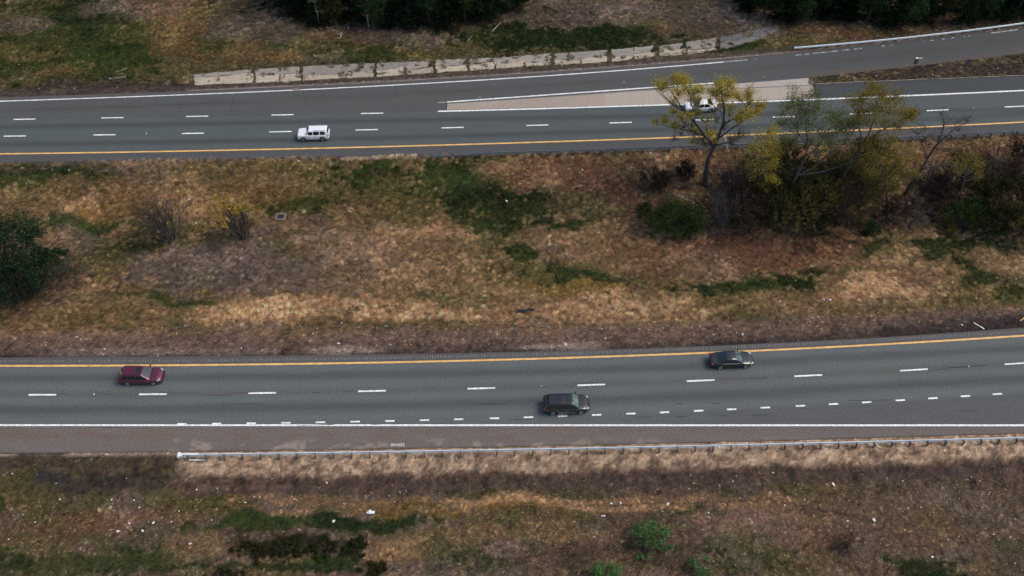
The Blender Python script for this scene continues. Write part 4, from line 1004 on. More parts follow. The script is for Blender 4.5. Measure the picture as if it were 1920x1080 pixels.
LM_yb = leaf_mat('dull_yellow_buds', (.42, .28, .04), .3)
LM_wd = leaf_mat('woodland_leaves', (.032, .042, .016), .2)
LM_dm = leaf_mat('olive_brown_mat', (.036, .038, .015), .2)
LM_br = leaf_mat('brown_dead_leaves', (.055, .036, .026), .2)

K = 1/3.273
def z7(l): return [(1200 + a * K, 130 + b * K, r * K, f) for a, b, r, f in l]
T_big = tree('tall tree with forked trunk and sparse yellow blossom, in front of the white saloon', 'tree', (1322, 346), [(1324,325),(1328,300),(1334,285),(1340,272)],
    z7([(110,105,42,.8),(160,110,45,1),(215,70,40,.8),(265,75,50,1.3),(300,120,50,1.2),(240,150,45,1),(200,190,40,.7),(365,140,45,1.1),(370,185,28,.5),(330,190,30,.4),
        (430,140,38,.9),(490,90,40,1),(560,95,45,1.2),(470,150,50,1.1),(540,160,50,1.2),(595,160,32,.8),(665,150,40,1),(660,185,35,.7),(500,205,45,.9),(555,235,35,.6),(430,200,25,.3),
        (760,225,35,.7),(725,260,35,.8),(670,290,48,1),(620,290,45,.8),(600,320,36,.6),(190,260,26,.5),(150,310,32,.8),(95,330,26,.4),(210,350,32,.8),(250,300,36,.6),(300,290,30,.4),(320,370,30,.7),(320,330,30,.2),(360,270,25,.5),
        (440,400,28,.9),(465,445,18,.8),(420,320,30,.4),(320,450,30,.4),(390,440,35,.2),(250,410,40,.08),(640,400,40,.1),(560,420,35,.08),(450,300,50,.08),(350,400,40,.1),(200,440,35,.05),(300,400,45,.06),(360,430,45,.05),(420,370,40,.06),(480,400,45,.05),(520,340,45,.06),(600,380,45,.06),(660,400,38,.06),(560,460,45,.04),(400,470,45,.04),(270,350,40,.06),(440,260,45,.05),(340,240,40,.1)]),
    .40, LM_y, 950, .072, depth=2.2, twigs=15,
    limbs=[([(1340,274),(1322,255),(1304,232),(1288,212),(1272,192),(1258,172)],.20),([(1340,274),(1350,250),(1357,228),(1358,200),(1352,172)],.22),([(1355,236),(1378,222),(1398,205),(1410,188)],.12),([(1348,262),(1372,240),(1400,222),(1425,205)],.13),([(1322,255),(1290,244),(1258,238),(1232,232)],.10),([(1288,212),(1262,196),(1240,178),(1225,165)],.09),([(1304,232),(1300,205),(1292,175),(1282,155)],.09),([(1343,272),(1375,266),(1395,264)],.07)])
T_will = tree('airy willow green tree leaning over the upper road, left of the ochre tree', 'tree', (1468, 392), [(1480,360),(1494,330),(1508,300),(1515,275)],
    [(1490,185,20,.8),(1520,180,16,.6),(1475,205,20,.8),(1505,205,24,1),(1535,205,22,.9),(1465,232,20,.7),(1495,235,24,.9),(1525,235,26,1),(1555,225,20,.8),(1575,220,18,.9),(1570,245,22,1),(1545,255,24,.9),(1515,262,22,.7),(1480,262,18,.5),(1595,235,16,.7),(1560,275,20,.6),(1590,262,16,.4),(1530,285,20,.4)],
    .22, LM_w, 900, .09, depth=2.0, twigs=9, bark=M_barkg,
    limbs=[([(1515,275),(1512,245),(1510,215),(1518,185)],.11),([(1515,275),(1500,255),(1486,230),(1478,205)],.08),([(1508,300),(1535,275),(1552,250),(1562,225)],.10),([(1494,330),(1530,310),(1565,285),(1588,262)],.10),([(1494,330),(1540,322),(1575,312),(1600,300)],.08)])
T_och = tree('dense ochre yellow tree leaning right over the upper road beside the bare dead tree', 'tree', (1545, 385), [(1562,355),(1585,325),(1603,295),(1617,270)],
    [(1600,192,16,1),(1620,180,14,.8),(1637,170,16,1),(1655,180,16,1.1),(1675,188,18,1.1),(1610,212,22,1.1),(1640,205,24,1.3),(1668,212,22,1.2),(1690,212,18,1),(1625,235,20,1),(1655,235,22,1.1),(1685,240,18,.8),(1706,220,14,.8),(1714,212,10,.6),(1640,255,18,.8),(1668,262,18,.8),(1600,232,16,.8),(1620,268,14,.4)],
    .24, LM_y2, 850, .08, depth=2.0, twigs=9,
    limbs=[([(1617,270),(1612,245),(1610,215)],.10),([(1617,270),(1632,245),(1640,215),(1645,185)],.12),([(1617,270),(1645,250),(1670,235),(1695,222)],.10),([(1603,295),(1640,282),(1668,268)],.08)])
T_o2 = tree('low spreading ochre tree filling the median below the ochre leaning tree', 'tree', (1665, 402), [(1664,380),(1662,355),(1660,330)],
    [(1640,290,22,1),(1668,280,22,1),(1695,285,22,1),(1712,300,16,.9),(1650,310,24,1),(1680,312,24,1.1),(1706,325,16,.8),(1655,335,22,.8),(1682,340,20,.8),(1625,315,18,.6),(1630,340,18,.5)],
    .16, LM_y2, 560, .075, depth=1.8, twigs=8)
T_y3 = tree('short yellow leaved tree at the right of the big forked tree', 'tree', (1424, 402), [(1424,380),(1425,350),(1428,320),(1430,290)],
    [(1440,247,14,1),(1425,262,20,.7),(1450,262,14,1),(1405,280,18,.4),(1435,285,20,.9),(1455,290,14,.9),(1448,310,14,1),(1425,315,20,.5),(1450,335,12,1.1),(1438,350,14,.9),(1400,320,20,.3),(1445,370,12,.8),(1418,345,16,.4)],
    .15, LM_y, 700, .08, depth=1.6, twigs=8)
T_y4 = tree('small tree with pale yellow leaves at the far right of the thicket', 'tree', (1796, 392), [(1800,370),(1806,345),(1812,322)],
    [(1785,302,16,.9),(1805,296,16,1),(1825,300,16,1),(1836,312,12,.8),(1815,318,16,.8),(1790,320,14,.5),(1840,330,10,.5)],
    .10, LM_y2, 400, .08, depth=1.2, twigs=7, bark=M_barkg)
T_dead = tree('bare dead tree with dark twisted limbs and no leaves', 'tree', (1696, 366), [(1704,352),(1716,335),(1730,312),(1741,295),(1756,272)],
    [(1766,215,12,0),(1768,232,16,0),(1790,232,18,0),(1812,226,16,0),(1800,245,20,0),(1714,238,14,0),(1722,252,18,0),(1735,268,18,0),(1770,260,20,0),(1785,285,26,0),(1815,260,16,0),(1770,310,24,0),(1790,320,20,0),(1750,250,16,0)],
    .26, None, 0, .1, depth=1.6, twigs=9,
    limbs=[([(1756,272),(1766,250),(1770,230),(1766,212)],.09),([(1756,272),(1780,250),(1802,235),(1822,225)],.08),([(1741,295),(1732,275),(1720,255),(1712,240)],.10),([(1730,312),(1765,306),(1795,305)],.10),([(1716,335),(1745,318),(1775,308)],.12)])
# thicket of brushwood, one shrub after another
grp = 'bare scrub in the wooded median'
for (bx, by, w, h, st, lf, lab) in [
    (1352,425,2.2,4.6,9,None,'grey bare many stemmed scrub right below the big forked tree'),
    (1395,430,2.4,4.2,9,LM_br,'bare brown scrub with a few dead leaves, second along the front of the thicket'),
    (1470,434,3.0,4.6,10,LM_o,'olive tinged scrub at the front of the thicket below the willow green tree'),
    (1520,410,3.0,5.0,10,LM_o,'tall olive tinged scrub behind the front row of the thicket'),
    (1570,420,2.6,4.2,9,LM_br,'brown scrub left of the small ochre seedlings'),
    (1450,395,3.0,4.6,9,LM_dm,'dark scrub under the willow green tree'),
    (1600,385,3.0,4.8,10,LM_o,'olive scrub under the leaning ochre tree'),
    (1495,350,2.8,3.8,9,LM_dm,'dark scrub beside the dull guardrail behind the willow green tree'),
    (1570,335,2.8,3.4,9,LM_o,'olive scrub beside the dull guardrail behind the ochre tree'),
    (1400,345,2.4,3.2,8,LM_o,'olive scrub beside the dull guardrail right of the big forked tree'),
    (1700,425,2.4,3.2,9,None,'bare purple grey brush above the white bag in the median'),
    (1745,400,2.4,3.0,8,LM_br,'brown brush between the dead tree and the green bush'),
    (1372,395,2.6,4.6,9,LM_br,'brown leafy scrub right behind the grey bare scrub'),
    (1375,355,2.4,3.8,9,None,'bare grey scrub at the right of the big tree trunk'),
    (1425,412,2.8,4.6,9,LM_dm,'dark olive scrub in the second row right of the grey bare scrub'),
    (1545,365,2.8,4.4,9,LM_dm,'dark scrub in the middle of the thicket between the willow green and ochre trees'),
    (1470,315,2.4,3.0,8,LM_o,'olive scrub at the dull guardrail between short yellow and willow green trees'),
    (1640,345,2.4,3.6,9,LM_o,'olive brown scrub between the two ochre trees'),
    (1620,300,2.2,2.6,8,LM_dm,'dark scrub by the dull guardrail under the ochre leaning crown'),
    (1525,440,2.2,3.0,8,LM_dm,'dark low scrub at the very front of the thicket'),
    (1665,420,2.2,3.0,8,LM_br,'brown scrub at the foot of the low spreading ochre tree'),
    (1740,345,2.4,3.2,8,None,'bare grey scrub right of the dead tree'),
    (1762,372,2.6,3.8,9,LM_br,'brown scrub immediately right of the dead tree foot'),
    (1802,350,2.8,3.8,9,LM_dm,'dark scrub under the small pale yellow tree'),
    (1905,305,2.6,3.2,9,LM_br,'brown brush against the dull guardrail at the right edge'),
    (1860,435,2.6,3.6,9,LM_dm,'dark scrub at the front of the right end of the thicket'),
    (1915,440,2.6,3.6,9,LM_o,'olive scrub at the right edge in front of the dark thicket'),
    (1835,395,2.8,4.0,9,LM_dm,'dark scrub behind the green leafy bush'),
    (1880,355,3.0,4.2,10,LM_br,'brown leafless thicket near the right end of the median'),
    (1850,330,2.8,3.6,9,None,'bare thicket by the dull guardrail at the far right'),
    (1905,400,3.2,4.6,10,LM_dm,'dark thicket at the right edge of the picture'),
    (1230,350,2.4,2.2,8,LM_br,'low brown bramble left of the big forked tree'),
    (1290,335,2.0,2.0,7,LM_br,'low brown bramble right beside the trunk of the big forked tree')]:
    shrub(lab, 'shrub', (bx, by), w * 1.25, h * 1.45, int(st * 1.6), M_bark if lf else M_barkg, lf, 6500 if lf in (LM_o, LM_dm) else 3800, .095, grp, 'scrub', thick=.06)
shrub('low ochre leaved seedlings at the foot of the thicket', 'shrub', (1602,412), 1.8, 2.6, 8, M_barkg, LM_y2, 700, .08, name='shrub')
bush('rounded dark green bush below the big forked tree', 'bush', (1262,436), [(0,0,1.6,3.4,2.6,2.2),(-1.8,.6,1.3,2.0,2.0,1.8),(1.8,.3,1.8,2.2,2.0,2.4),(.6,-.6,1.2,2.4,1.8,1.6),(.4,1.0,2.6,2.4,2.0,2.0)], 9000, .11, LM_g)
bush('small dark green bush left of the rounded dark bush', 'bush', (1207,400), [(0,0,.6,1.1,.9,.8),(.5,.2,.8,.8,.7,.7)], 1500, .09, LM_g)
bush('tight dark green conifer shrub standing alone in the leaf litter', 'bush', (1631,437), [(0,0,.7,1.1,.9,1.0),(0,0,1.1,.7,.7,.8)], 2600, .08, LM_d)
bush('green leafy bush at the right end of the thicket', 'bush', (1800,425), [(0,0,1.4,2.4,2.0,1.9),(-1.8,.4,1.6,1.6,1.6,1.8),(1.6,.2,1.2,1.8,1.6,1.5),(.4,.8,2.4,1.8,1.6,1.8)], 6500, .10, LM_g)
bush('green undergrowth tuft right of the leafy bush in the median', 'bush', (1868,432), [(0,0,.7,1.8,1.2,1.0)], 1800, .09, LM_g)
bush('low yellow green bush at the front of the thicket near the leafy bush', 'bush', (1772,435), [(0,0,.6,1.3,1.0,.9)], 1300, .08, LM_o)
bush('green shoots under the grey bare scrub', 'bush', (1385,422), [(0,0,.6,1.1,.9,.9)], 900, .09, LM_g)
lobs = [(0,0,3.0,5.0,3.8,3.4),(-4.0,.5,3.6,4.4,4.0,3.8),(4.0,.8,3.0,3.2,3.2,3.0),(.5,2.4,6.0,4.6,3.8,3.8),(-3,2.4,6.8,4.6,3.8,3.8)]
for _ in range(34):     # many small lobes so that the crown reads as tufts with gaps
    a = rnd.uniform(0, 6.28); q = rnd.uniform(.3, 1) ** .6; r_ = rnd.uniform(.8, 1.5); lobs.append((-.2 + 6.6 * q * math.cos(a), 1.2 + 4.8 * q * math.sin(a), 2.4 + 6.6 * math.sqrt(max(0, 1.05 - q * q)) * rnd.uniform(.6, 1.0), r_ * 1.3, r_ * 1.1, r_ * .8))
bush('large dark green spreading tree cut by the left edge of the picture', 'tree', (38,552), lobs, 42000, .115, LM_sp, name='spreading_tree', varc=.4)
shrub('bare grey twiggy brush beside the large dark tree at the left', 'shrub', (128,512), 1.6, 2.4, 8, M_barkg, LM_br, 160, .07, thick=.03)
shrub('leafless grey shrub with many upright stems in the median', 'shrub', (322,449), 4.6, 7.0, 24, M_bark, None, group='pair of shrubs in the median', thick=.085, lean=-.06)
shrub('grey shrub with yellow buds at its top in the median', 'shrub', (456,446), 4.0, 6.6, 22, M_bark, LM_yb, 9000, .085, 'pair of shrubs in the median', thick=.075, lean=-.08, topleaf=True)
bush('bright green young bush in three clumps on the near verge', 'bush', (1212,1018), [(-.5,.3,1.1,1.3,1.1,1.2),(.6,.0,1.2,1.0,.9,1.2),(0,1.0,1.2,1.2,.8,1.0),(1.9,.6,.7,.9,.7,.8),(1.8,-.8,.5,.7,.6,.6),(-.7,-1.6,.2,.5,.4,.4),(.1,-1.6,.3,.5,.4,.5)], 5200, .075, LM_b, varc=.45)
bush('bright green bush cut off by the bottom edge, right of centre', 'bush', (1132,1088), [(0,0,.9,1.5,1.1,1.2),(-.9,.3,.8,1.0,.9,.9),(1.0,.4,.7,1.0,.9,.8)], 3600, .075, LM_b)
bush('thin pale green shrub near the bottom edge', 'bush', (1308,1072), [(0,0,.7,1.0,.9,1.0),(.5,.8,.9,.5,.5,.9),(-.5,.6,.6,.5,.5,.7),(1.0,-.2,.6,.5,.5,.5)], 1500, .07, LM_b)
bush('dark green bush in the bottom right corner area', 'bush', (1760,1100), [(0,0,.8,2.2,1.2,1.2),(-1.6,0,.7,1.2,1.0,1.0),(1.8,.2,.6,1.2,.9,.9)], 3600, .08, LM_d)
shrub('dark brown leafless bramble in the near right verge', 'shrub', (1585,1030), 1.9, 1.7, 12, M_bark, LM_br, 400, .06, thick=.025)
shrub('grey tangle of dead weed stems near the bottom edge', 'shrub', (828,1066), .5, 1.4, 8, M_barkg, None, thick=.016, depth=2)
# low juniper mats on the near verge
jg = 'clipped low juniper mats on the near verge'
for (bx, by, rx, ry, lab) in [(470,1036,2.0,1.3,'leftmost dark low juniper mat'),(540,1030,1.9,1.4,'second dark low juniper mat from the left'),(605,1030,1.7,1.4,'third dark low juniper mat from the left'),(662,1030,1.4,1.5,'rightmost rounded dark juniper mat, with bright shoots above'),(700,1068,1.6,.8,'small dark juniper mat at the bottom edge'),(420,1082,2.4,.8,'dark juniper mat cut by the bottom edge')]:
    bush(lab, 'bush', (bx, by), [(0,0,.1,rx,ry,.55),(rx*.4,ry*.2,.1,rx*.6,ry*.7,.6)], 2600, .07, LM_dm, jg, 'juniper_mat', varc=.3)
for i, jx in enumerate(chan_weeds):
    yy = float(C_lo(jx)) * .45 + float(C_hi(jx)) * .55
    bush('weeds growing out of a joint of the broken concrete strip', 'weed', (jx - rnd.uniform(2, 10), yy), [(-.3,.1,.0,rnd.uniform(.4,.9),.5,.12),(.1,.5,.0,.3,.3,.12),(.2,-.5,.0,.15,.5,.10)], 420, .06, LM_wb, 'weeds in the joints of the broken concrete strip', 'weed_tuft')
# far woodland edge
def conifer_mesh(seed, h, r, n):
    r_ = np.random.default_rng(seed); P_ = []
    nb = 70
    for k in range(nb):
        t = (k + .5) / nb; z = h * (.06 + .92 * t); L = r * (1 - t) ** .8 * r_.uniform(.6, 1.15) + .25; a = r_.uniform(0, 6.28); m = int(n / nb)
        s = r_.uniform(.15, 1, m) ** .7 * L; sp = .10 + .16 * s
        P_.append(np.stack([np.cos(a) * s + r_.normal(0, 1, m) * sp, np.sin(a) * s + r_.normal(0, 1, m) * sp, z - .22 * s + r_.normal(0, .16, m)], 1))
    return np.concatenate(P_)
protos = []
for k, (h, r, n) in enumerate([(13, 3.8, 9000), (10, 3.4, 8000)]):
    c = leaves('crown', conifer_mesh(50 + k, h, r, n), .20, LM_p, None); t = MB().tube([(0,0,-.3),(0,0,h*.5),(0,0,h*.96)], [.26,.16,.03], 6).build('trunk', M_bark)
    for o in (c, t): COL.objects.unlink(o)
    protos.append((c, t))
lob = [(0,0,4,3,3,3.2),(1.5,.5,6,2.4,2.4,2.4),(-1.6,-.3,5.4,2.4,2.2,2.4),(0,0,8,2.2,2.2,2.0),(.6,-1.4,2.4,2.2,1.8,1.6),(-1,-1,2.0,1.8,1.6,1.4)]
for k, mt in enumerate((LM_d, LM_wd)):
    c = leaves('crown', bush_pts(lob, 10000, .4), .16, mt, None); mb = MB().tube([(0,0,-.3),(.1,0,4),(0,0,8)], [.24,.16,.05], 6)
    for _ in range(9):
        l = rnd.choice(lob); mb.tube(bez(Vector((0,0,rnd.uniform(1,4))), Vector((l[0]*1.4, l[1]*1.4, l[2]+1)), .05, 4), [.10,.08,.05,.03,.02], 5, False)
    t = mb.build('trunk', M_bark)
    for o in (c, t): COL.objects.unlink(o)
    protos.append((c, t))
def put_tree(k, px, py, s, name, label, cat, group):
    b = P(px, py); r = empty(name, b, rnd.uniform(0, 6.28)); r.scale = (s, s, s * rnd.uniform(.9, 1.15)); tag(r, label, cat, group)
    for o in protos[k]:
        c = o.copy(); COL.objects.link(c); c.parent = r
fl = [(585,38,1),(625,42,3),(665,38,0),(700,46,2),(735,40,1),(770,48,0),(805,44,2),(838,48,1),(872,40,3),(905,34,0),(935,24,2),(965,14,1),(560,20,0),(520,6,2),(990,2,3)]
fr = [(1400,8,1),(1432,26,2),(1462,34,0),(1495,40,2),(1530,28,3),(1560,32,0),(1592,30,1),(1625,42,2),(1660,38,0),(1695,46,2),(1730,40,1),(1765,38,3),(1800,40,0),(1835,36,2),(1870,30,1),(1905,26,0),(1940,20,2)]
ordn = ['first','second','third','fourth','fifth','sixth','seventh','eighth','ninth','tenth','eleventh','twelfth','thirteenth','fourteenth','fifteenth','sixteenth','seventeenth']
kindn = ['dark pine', 'short dark pine', 'dark broadleaf tree', 'dull green broadleaf tree']
nm = ['pine_tree', 'pine_tree', 'woodland_tree', 'woodland_tree']
for side, L_ in (('left', fl), ('right', fr)):
    L2 = sorted(L_)
    for i, (px, py, k) in enumerate(L2):
        put_tree(k, px, py, rnd.uniform(.62, .85) * (.9 if k > 1 else 1), nm[k], f'{kindn[k]}, {ordn[i]} from the left in the woodland edge at the top {side}', 'tree', f'woodland edge at the top {side}')
for i in range(54):     # mostly unseen rows of the wood behind, put in to block light
    left = i % 2 == 0; px = rnd.uniform(540, 980) if left else rnd.uniform(1400, 1960)
    put_tree(rnd.choice([0, 0, 1, 2]), px, rnd.uniform(-75, 12), rnd.uniform(.8, 1.1), 'woodland_tree', 'dark tree crowded in the shaded rows behind the woodland edge', 'tree', 'shaded woodland behind the edge')
# birches with pale stems
bg_ = 'pale stemmed birches at the woodland edge'
for (bx, by, tr, lab) in [(598,41,[(595,25),(591,12),(588,2)],'leftmost pale birch, straight with a green top'),(692,46,[(689,32),(684,18),(678,4)],'pale birch with a crooked bright stem left of centre'),(720,38,[(719,18),(718,0)],'thin grey birch stem right of the crooked one'),(618,38,[(623,24),(630,4)],'thin leaning grey birch between the first two'),(1710,24,[(1716,10),(1722,-4)],'pale leaning birch stem in the right woodland'),(866,2,[(867,-10),(868,-30)],'pale birch stem half way along the left woodland')]:
    tree(lab, 'tree', (bx, by + 4), tr, [(tr[-1][0] - 6, tr[-1][1] - 2, 9, 1), (tr[-1][0] + 6, tr[-1][1] + 2, 9, 1), (tr[-1][0] + 8, tr[-1][1] + 12, 7, .5)], .10, LM_g, 160, .09, bg_, M_birch, .5, 5, 'birch_tree')

# ------------------------------------------------------------------ fallen wood
def branch(label, pts, r, mat=M_palebr, cat='branch', name='fallen_branch', lift=.10, forks=0, group=None):
    q = [P(*p) + Vector((0, 0, lift)) for p in pts]; mb = MB(); O = q[0].copy(); full = []
    for a, b in zip(q[:-1], q[1:]):
        for k in range(3): full.append(a.lerp(b, k / 3) + Vector((0, 0, rnd.uniform(0, .05))))
    full.append(q[-1]); n = len(full)
    mb.tube([p - O for p in full], [r * (1 - .6 * i / n) for i in range(n)], 5)
    for _ in range(forks):
        a = full[rnd.randint(1, n - 2)] - O; e = a + Vector((rnd.uniform(-1, 1), rnd.uniform(-1, 1), rnd.uniform(.1, .5)))
        mb.tube([a, a.lerp(e, .5), e], [r*.5, r*.35, r*.15], 4)
    o = mb.build(name, mat); o.location = O; tag(o, label, cat, group)
branch('pale fallen branch running down to a splintered stump at the top', [(612,52),(625,57),(640,63)], .07)
branch('splintered pale stump with spread roots below the fallen branch', [(641,62),(637,74)], .09, forks=5)
branch('straight pale log lying at the foot of the left woodland', [(730,36),(748,48)], .09)
branch('dark pointed branch lying on the leaf litter', [(874,39),(885,52),(895,61)], .06, M_barkg)
branch('long pale stick left of the green bank', [(923,60),(939,43)], .06)
branch('pale stick near the far leaf litter', [(925,36),(935,24)], .05)
branch('thin grey stick reaching towards the right of the left woodland', [(905,42),(925,33),(952,26)], .04, M_barkg)
branch('small forked white twig on the far verge', [(877,78),(884,70)], .05, forks=3)
branch('pinkish stake leaning by the ramp guardrail', [(1672,70),(1677,62)], .06, M_wood, lift=.25)
branch('bleached forked branch lying across the rounded dark bush', [(1268,386),(1290,396),(1303,404),(1306,420)], .06, lift=1.9, forks=4)
branch('pale hanging branch in the crown shade of the big forked tree', [(1350,283),(1355,300),(1358,316)], .06, lift=3.0, forks=2)
branch('pale dead spray of stems at the thicket', [(1396,352),(1410,338),(1420,328)], .05, lift=1.5, forks=3)
tag(branch('x', [(1,1),(2,2)], .01) or bpy.data.objects['fallen_branch'], None) if False else None
def plank(label, a, b, w, mat, name='plank', cat='plank', dz=.08, group=None):
    p, q = P(*a), P(*b); d = q - p; L = d.length; m = MB(); m.box((0, 0, 0), (L, w, .05)); m.box((L * .3, w * .5 + .02, .02), (L * .35, .04, .04)); o = m.build(name, mat)
    o.location = (p + q) / 2 + Vector((0, 0, dz)); o.rotation_euler = (0, -math.asin(d.z / L), math.atan2(d.y, d.x)); tag(o, label, cat, group)
plank('silvery grey weathered board lying on dark soil at the upper left', (205,148.5), (236,144.5), .30, plain('silver_board', (.30,.32,.32), .7))
plank('thin brown slat in the grass above the silvery board', (216,136), (240,129), .12, M_wood)
plank('long white pole lying on the dark soil strip at the right', (1825,605.5), (1845,618), .10, M_paper, 'pole', 'pole')
plank('short pale slat on the near verge by the young bush', (1127,968), (1135,968), .09, M_paper, 'slat', 'slat')
plank('rust brown board scrap beside the lower road', (1287,627), (1297,627), .30, plain('rust', (.16,.07,.05), .8), 'board', 'board')
plank('yellow marker stick lying at the right edge of the median', (1911,604), (1920,598), .08, M_yellow, 'marker_stick', 'marker', .25)
# strip of tyre tread
mb = MB()
q = [P(969,585.5), P(976,584), P(984,585), P(992,582), P(1002,582.5)]; O = q[0].copy()
V = []
for i, p in enumerate(q):
    w = .16 + .05 * (i % 2); V += [p - O + Vector((0, -w * 1.3, .16)), p - O + Vector((0, 0, .30)), p - O + Vector((0, w * 1.3, .16))]
mb.add(V, [(3*i+k, 3*i+3+k, 3*i+4+k, 3*i+1+k) for i in range(4) for k in range(2)]); o = mb.build('tyre_strip', M_tyre); o.location = O
tag(o, 'black torn strip of tyre tread lying on the straw grass in the median', 'tyre scrap')
# drain inlets
def drain(label, c, w, d, lift, road=False):
    b = P(*c) if not road else Vector((*map(float, G0(*c)), 0)); r = empty('drain_inlet', b); tag(r, label, 'drain'); t = .26
    m = MB(); m.box((0, d/2 + t/2, lift), (w + 2*t, t, .25)); m.box((0, -d/2 - t/2, lift - .02), (w + 2*t, t, .22)); m.box((-w/2 - t/2, 0, lift - .01), (t, d, .24)); m.box((w/2 + t/2, 0, lift - .01), (t, d, .24))
    m.build('collar', plain('old_concrete', tuple(alb((118,106,98))), .9, var=.3, scale=2), r)
    m = MB(); m.box((0, 0, lift + .05), (w, d, .06)); m.build('pit_shade_plate', M_black, r)  # black plate inside the collar stands in for the shade down the drain
    m = MB()
    for k in range(7): m.box((-w/2 + (k + .5) * w / 7, 0, lift + .09), (.035, d, .03))
    m.build('grate', plain('rusty_grate', (.05,.035,.035), .7, .3), r)
    return r
drain('square concrete drain inlet with dark grate in the median beside the budding shrub', (527,408), .85, .75, .12)
drain('dark drain grate with broken pale surround on the edge line of the ramp', (556.5,169.5), .55, .65, -.10, True)

# ------------------------------------------------------------------ signs in the wedge
def sign(label, base, top, kind):
    b = P(*base); t = PV(*top, b.y); r = empty('road_sign', b); tag(r, label, 'sign'); h = t.z - b.z; dx = t.x - b.x
    m = MB(); m.tube([(0,0,-.2),(dx,0,h)], .045, 6); m.build('post', M_galvd, r)
    md = plain('sign_back', (.10,.115,.12), .6, .3)
    if kind == 0:
        m = MB(); m.box((dx*.75, -.06, h*.72), (.62, .03, .85)); m.build('panel', md, r)
        m = MB(); m.box((dx, -.02, h + .08), (.30, .30, .16)); m.box((dx + .35, -.02, h + .10), (.95, .10, .05)); m.build('lamp_head', M_paper, r)
    else:
        m = MB(); m.add([(dx-.42,-.06,h-.75),(dx+.38,-.06,h-.70),(dx,-.06,h+.25),(dx-.42,-.03,h-.75),(dx+.38,-.03,h-.70),(dx,-.03,h+.25)], [(0,1,2),(5,4,3),(0,3,4,1),(1,4,5,2),(2,5,3,0)]); m.build('panel', md, r)
sign('leaning road sign with a small white head on its post, at the ramp edge', (1714,127.5), (1719,110), 0)
sign('dark triangular sign back on a leaning post in the planted wedge', (1803,138), (1816,112), 1)

# ------------------------------------------------------------------ litter
def crumple(seed, s, thin=.35):
    r = random.Random(seed); n = 7; V = [(0, 0, s * thin * 1.3)]
    for k in range(n):
        a = 6.283 * k / n; q = s * r.uniform(.55, 1.2); V.append((q * math.cos(a), q * math.sin(a) * .8, s * thin * r.uniform(.2, .9)))
    for k in range(n): V.append((V[k+1][0] * .9, V[k+1][1] * .9, -.03))
    F = [(0, 1 + k, 1 + (k + 1) % n) for k in range(n)] + [(1 + k, 1 + n + k, 1 + n + (k + 1) % n, 1 + (k + 1) % n) for k in range(n)]
    return MB().add(V, F)
lit = [crumple(i, .12).build('litter', M_paper, link=False).data for i in range(6)]
def litter(px, py, s, label, group=None, mat=None, cat='litter', name='litter'):
    me = lit[rnd.randrange(6)]
    if mat: me = crumple(rnd.randrange(999), .12).build('litter', mat, link=False).data
    o = bpy.data.objects.new(name, me); COL.objects.link(o); p = P(px, py); o.location = p + Vector((0, 0, .10))
    if L_top(px) < py < L_bot(px): o.location.z = .03
    o['kind'] = 'thing'
    if U_top(px) < py < U_bot(px) and not (px > 1516 and WEDGE_HI(px) < py < WEDGE_LO(px)): o.location.z = .03
    o.rotation_euler = (rnd.uniform(-.3, .3), rnd.uniform(-.3, .3), rnd.uniform(0, 6.28)); o.scale = (s, s * rnd.uniform(.6, 1), s); tag(o, label, cat, group)
big = [(693,961,3.2,'large crumpled white plastic bag above the dark grass band'),(700,962,2.0,'torn flap of white plastic beside the crumpled bag'),(626,978,1.9,'square white sheet of paper on the dark green grass band'),
 (1252,946,1.7,'bright white square carton right above the young green bush'),(1638,976,1.9,'white paper sheet in the brown verge at the right'),(1747,1045,1.6,'white cup shaped litter above the bottom right bush'),(1562,909,2.0,'long white rag on the upper part of the near verge'),
 (357,1020,1.6,'white curled litter left of the juniper mats'),(222,997,1.8,'whitish flat litter lying in rust brown grass at the left'),(268,996,1.4,'upright pale scrap at the left verge'),(1556,563,1.8,'upright white litter in olive grass of the median'),(950,378,1.7,'white bag on the dark green patch in the median'),
 (355,375,1.5,'white scrap caught beside the leafless shrub'),(1705,383,1.7,'white bag under the thicket by the dead tree'),(1803,610,1.5,'torn grey white packaging beside the white pole'),(368,419,1.3,'flat pale scrap between the two shrubs'),(635,645,1.5,'oval white litter just above the lower road'),
 (1092,320,1.3,'pale blue white cup among brown brambles'),(1220,288,1.3,'white litter close to the dull guardrail left of the big tree'),(653,53,1.4,'round white litter at the foot of the woodland'),(560,303,1.2,'pale stone on the shoulder under the white boxy car'),(1146,945,1.3,'pink white scrap left of the young bush'),(1163,944,1.5,'pale brown wrapper right beside the pink scrap'),
 (1392,628,1.5,'white scrap on dark soil above the black saloon'),(1462,566,1.0,'tiny pale scrap under the green strip at the right median'),(288,981,1.4,'pale lump left of the green band on the near verge'),(243,982,1.2,'small white lump in the rust brown grass')]
for a in big: litter(*a)
litter(1881,898,1.0,'small bright red scrap at the far right of the near verge', mat=plain('red_scrap',(.6,.02,.03),.5))
litter(967,622,1.1,'small blue scrap above the lower road near the middle', mat=plain('blue_scrap',(.02,.15,.28),.5))
litter(1106,617,1.1,'second small blue scrap, further right above the lower road', mat=plain('teal_scrap',(.03,.20,.30),.5))
litter(735,650,1.0,'dark faded blue scrap above the black groove strip', mat=plain('navy_scrap',(.04,.07,.11),.5))
litter(771,648,1.1,'yellow orange scrap near the lower road edge', mat=plain('amber_scrap',(.5,.26,.03),.5))
litter(1329,616,1.6,'dark brown lump on the soil strip above the lower road', mat=plain('brown_lump',(.03,.018,.014),.8))
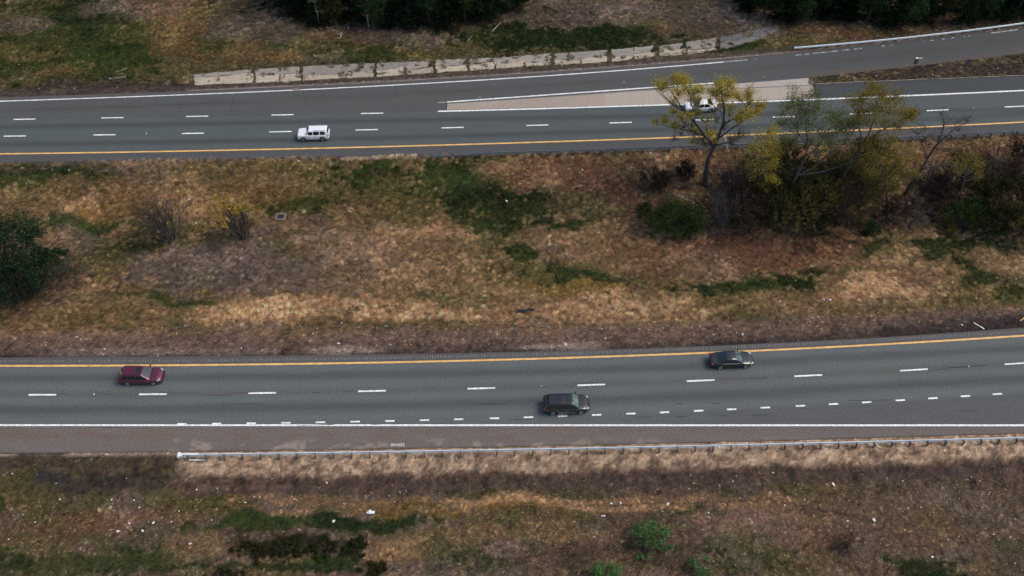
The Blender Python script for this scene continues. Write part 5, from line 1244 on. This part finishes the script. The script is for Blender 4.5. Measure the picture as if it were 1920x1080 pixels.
def many(label, group, box, n, pts=()):
    for p in pts: litter(p[0], p[1], rnd.uniform(.6, 1.0), label, group)
    for _ in range(n):
        litter(rnd.uniform(box[0], box[2]), rnd.uniform(box[1], box[3]), rnd.uniform(.35, .75), label, group)
many('tiny white scrap of litter on the soil strip above the lower road', 'litter on the soil strip above the lower road', (450,605,1440,648), 14, [(563,612),(595,617),(641,606),(725,613),(775,619),(777,629),(855,626),(949,635),(966,609),(1129,618),(1135,635),(1217,609),(1381,625),(1338,628),(145,633),(152,637),(348,612),(453,654)])
many('tiny white scrap of litter in the median grass of the right half', 'litter in the right median grass', (1300,480,1900,590), 10, [(1545,563),(1518,604),(1523,597),(1785,530),(1830,560),(1853,561),(1905,524)])
many('tiny white scrap of litter in the median grass of the left half', 'litter in the left median grass', (20,310,760,560), 12, [(98,319),(112,352),(130,320),(277,344),(535,324),(620,305)])
many('tiny white scrap of litter on the near verge, left of the green bush', 'litter on the near verge, left part', (20,880,1120,1000), 12, [(24,889),(106,907),(113,937),(172,862),(210,938),(252,939),(262,952),(369,919),(408,917),(461,943),(477,932),(488,933),(552,937),(613,906),(645,945),(730,930),(750,923),(17,1012),(67,980),(44,966),(322,979),(336,959),(684,1047)])
many('tiny white scrap of litter on the near verge, right of the green bush', 'litter on the near verge, right part', (1260,890,1900,1000), 14, [(1292,917),(1380,893),(1374,903),(1388,934),(1405,974),(1471,948),(1508,938),(1550,909),(1589,978),(1663,897),(1692,903),(1777,1012),(1837,902),(1853,928),(1903,1057),(1449,887),(1702,953),(1726,952)])
many('tiny pale scrap of litter on the far verge beside the ramp', 'litter on the far verge', (20,100,360,170), 8, [(155,117),(351,99),(311,84),(36,122),(66,147),(81,160),(73,167),(920,131),(1500,68),(1645,68)])
many('tiny white fleck lying on the asphalt', 'white flecks on the asphalt', (0,0,1,1), 0, [(177,740),(1015,725),(1816,688),(275,251),(1825,203),(1170,155),(900,183),(1350,110),(1433,145),(1700,123)])
many('tiny pale scrap in the planted wedge between ramp and road', 'litter in the planted wedge', (0,0,1,1), 0, [(1573,147),(1643,143),(1802,127),(1870,129),(1850,133),(1748,141)])
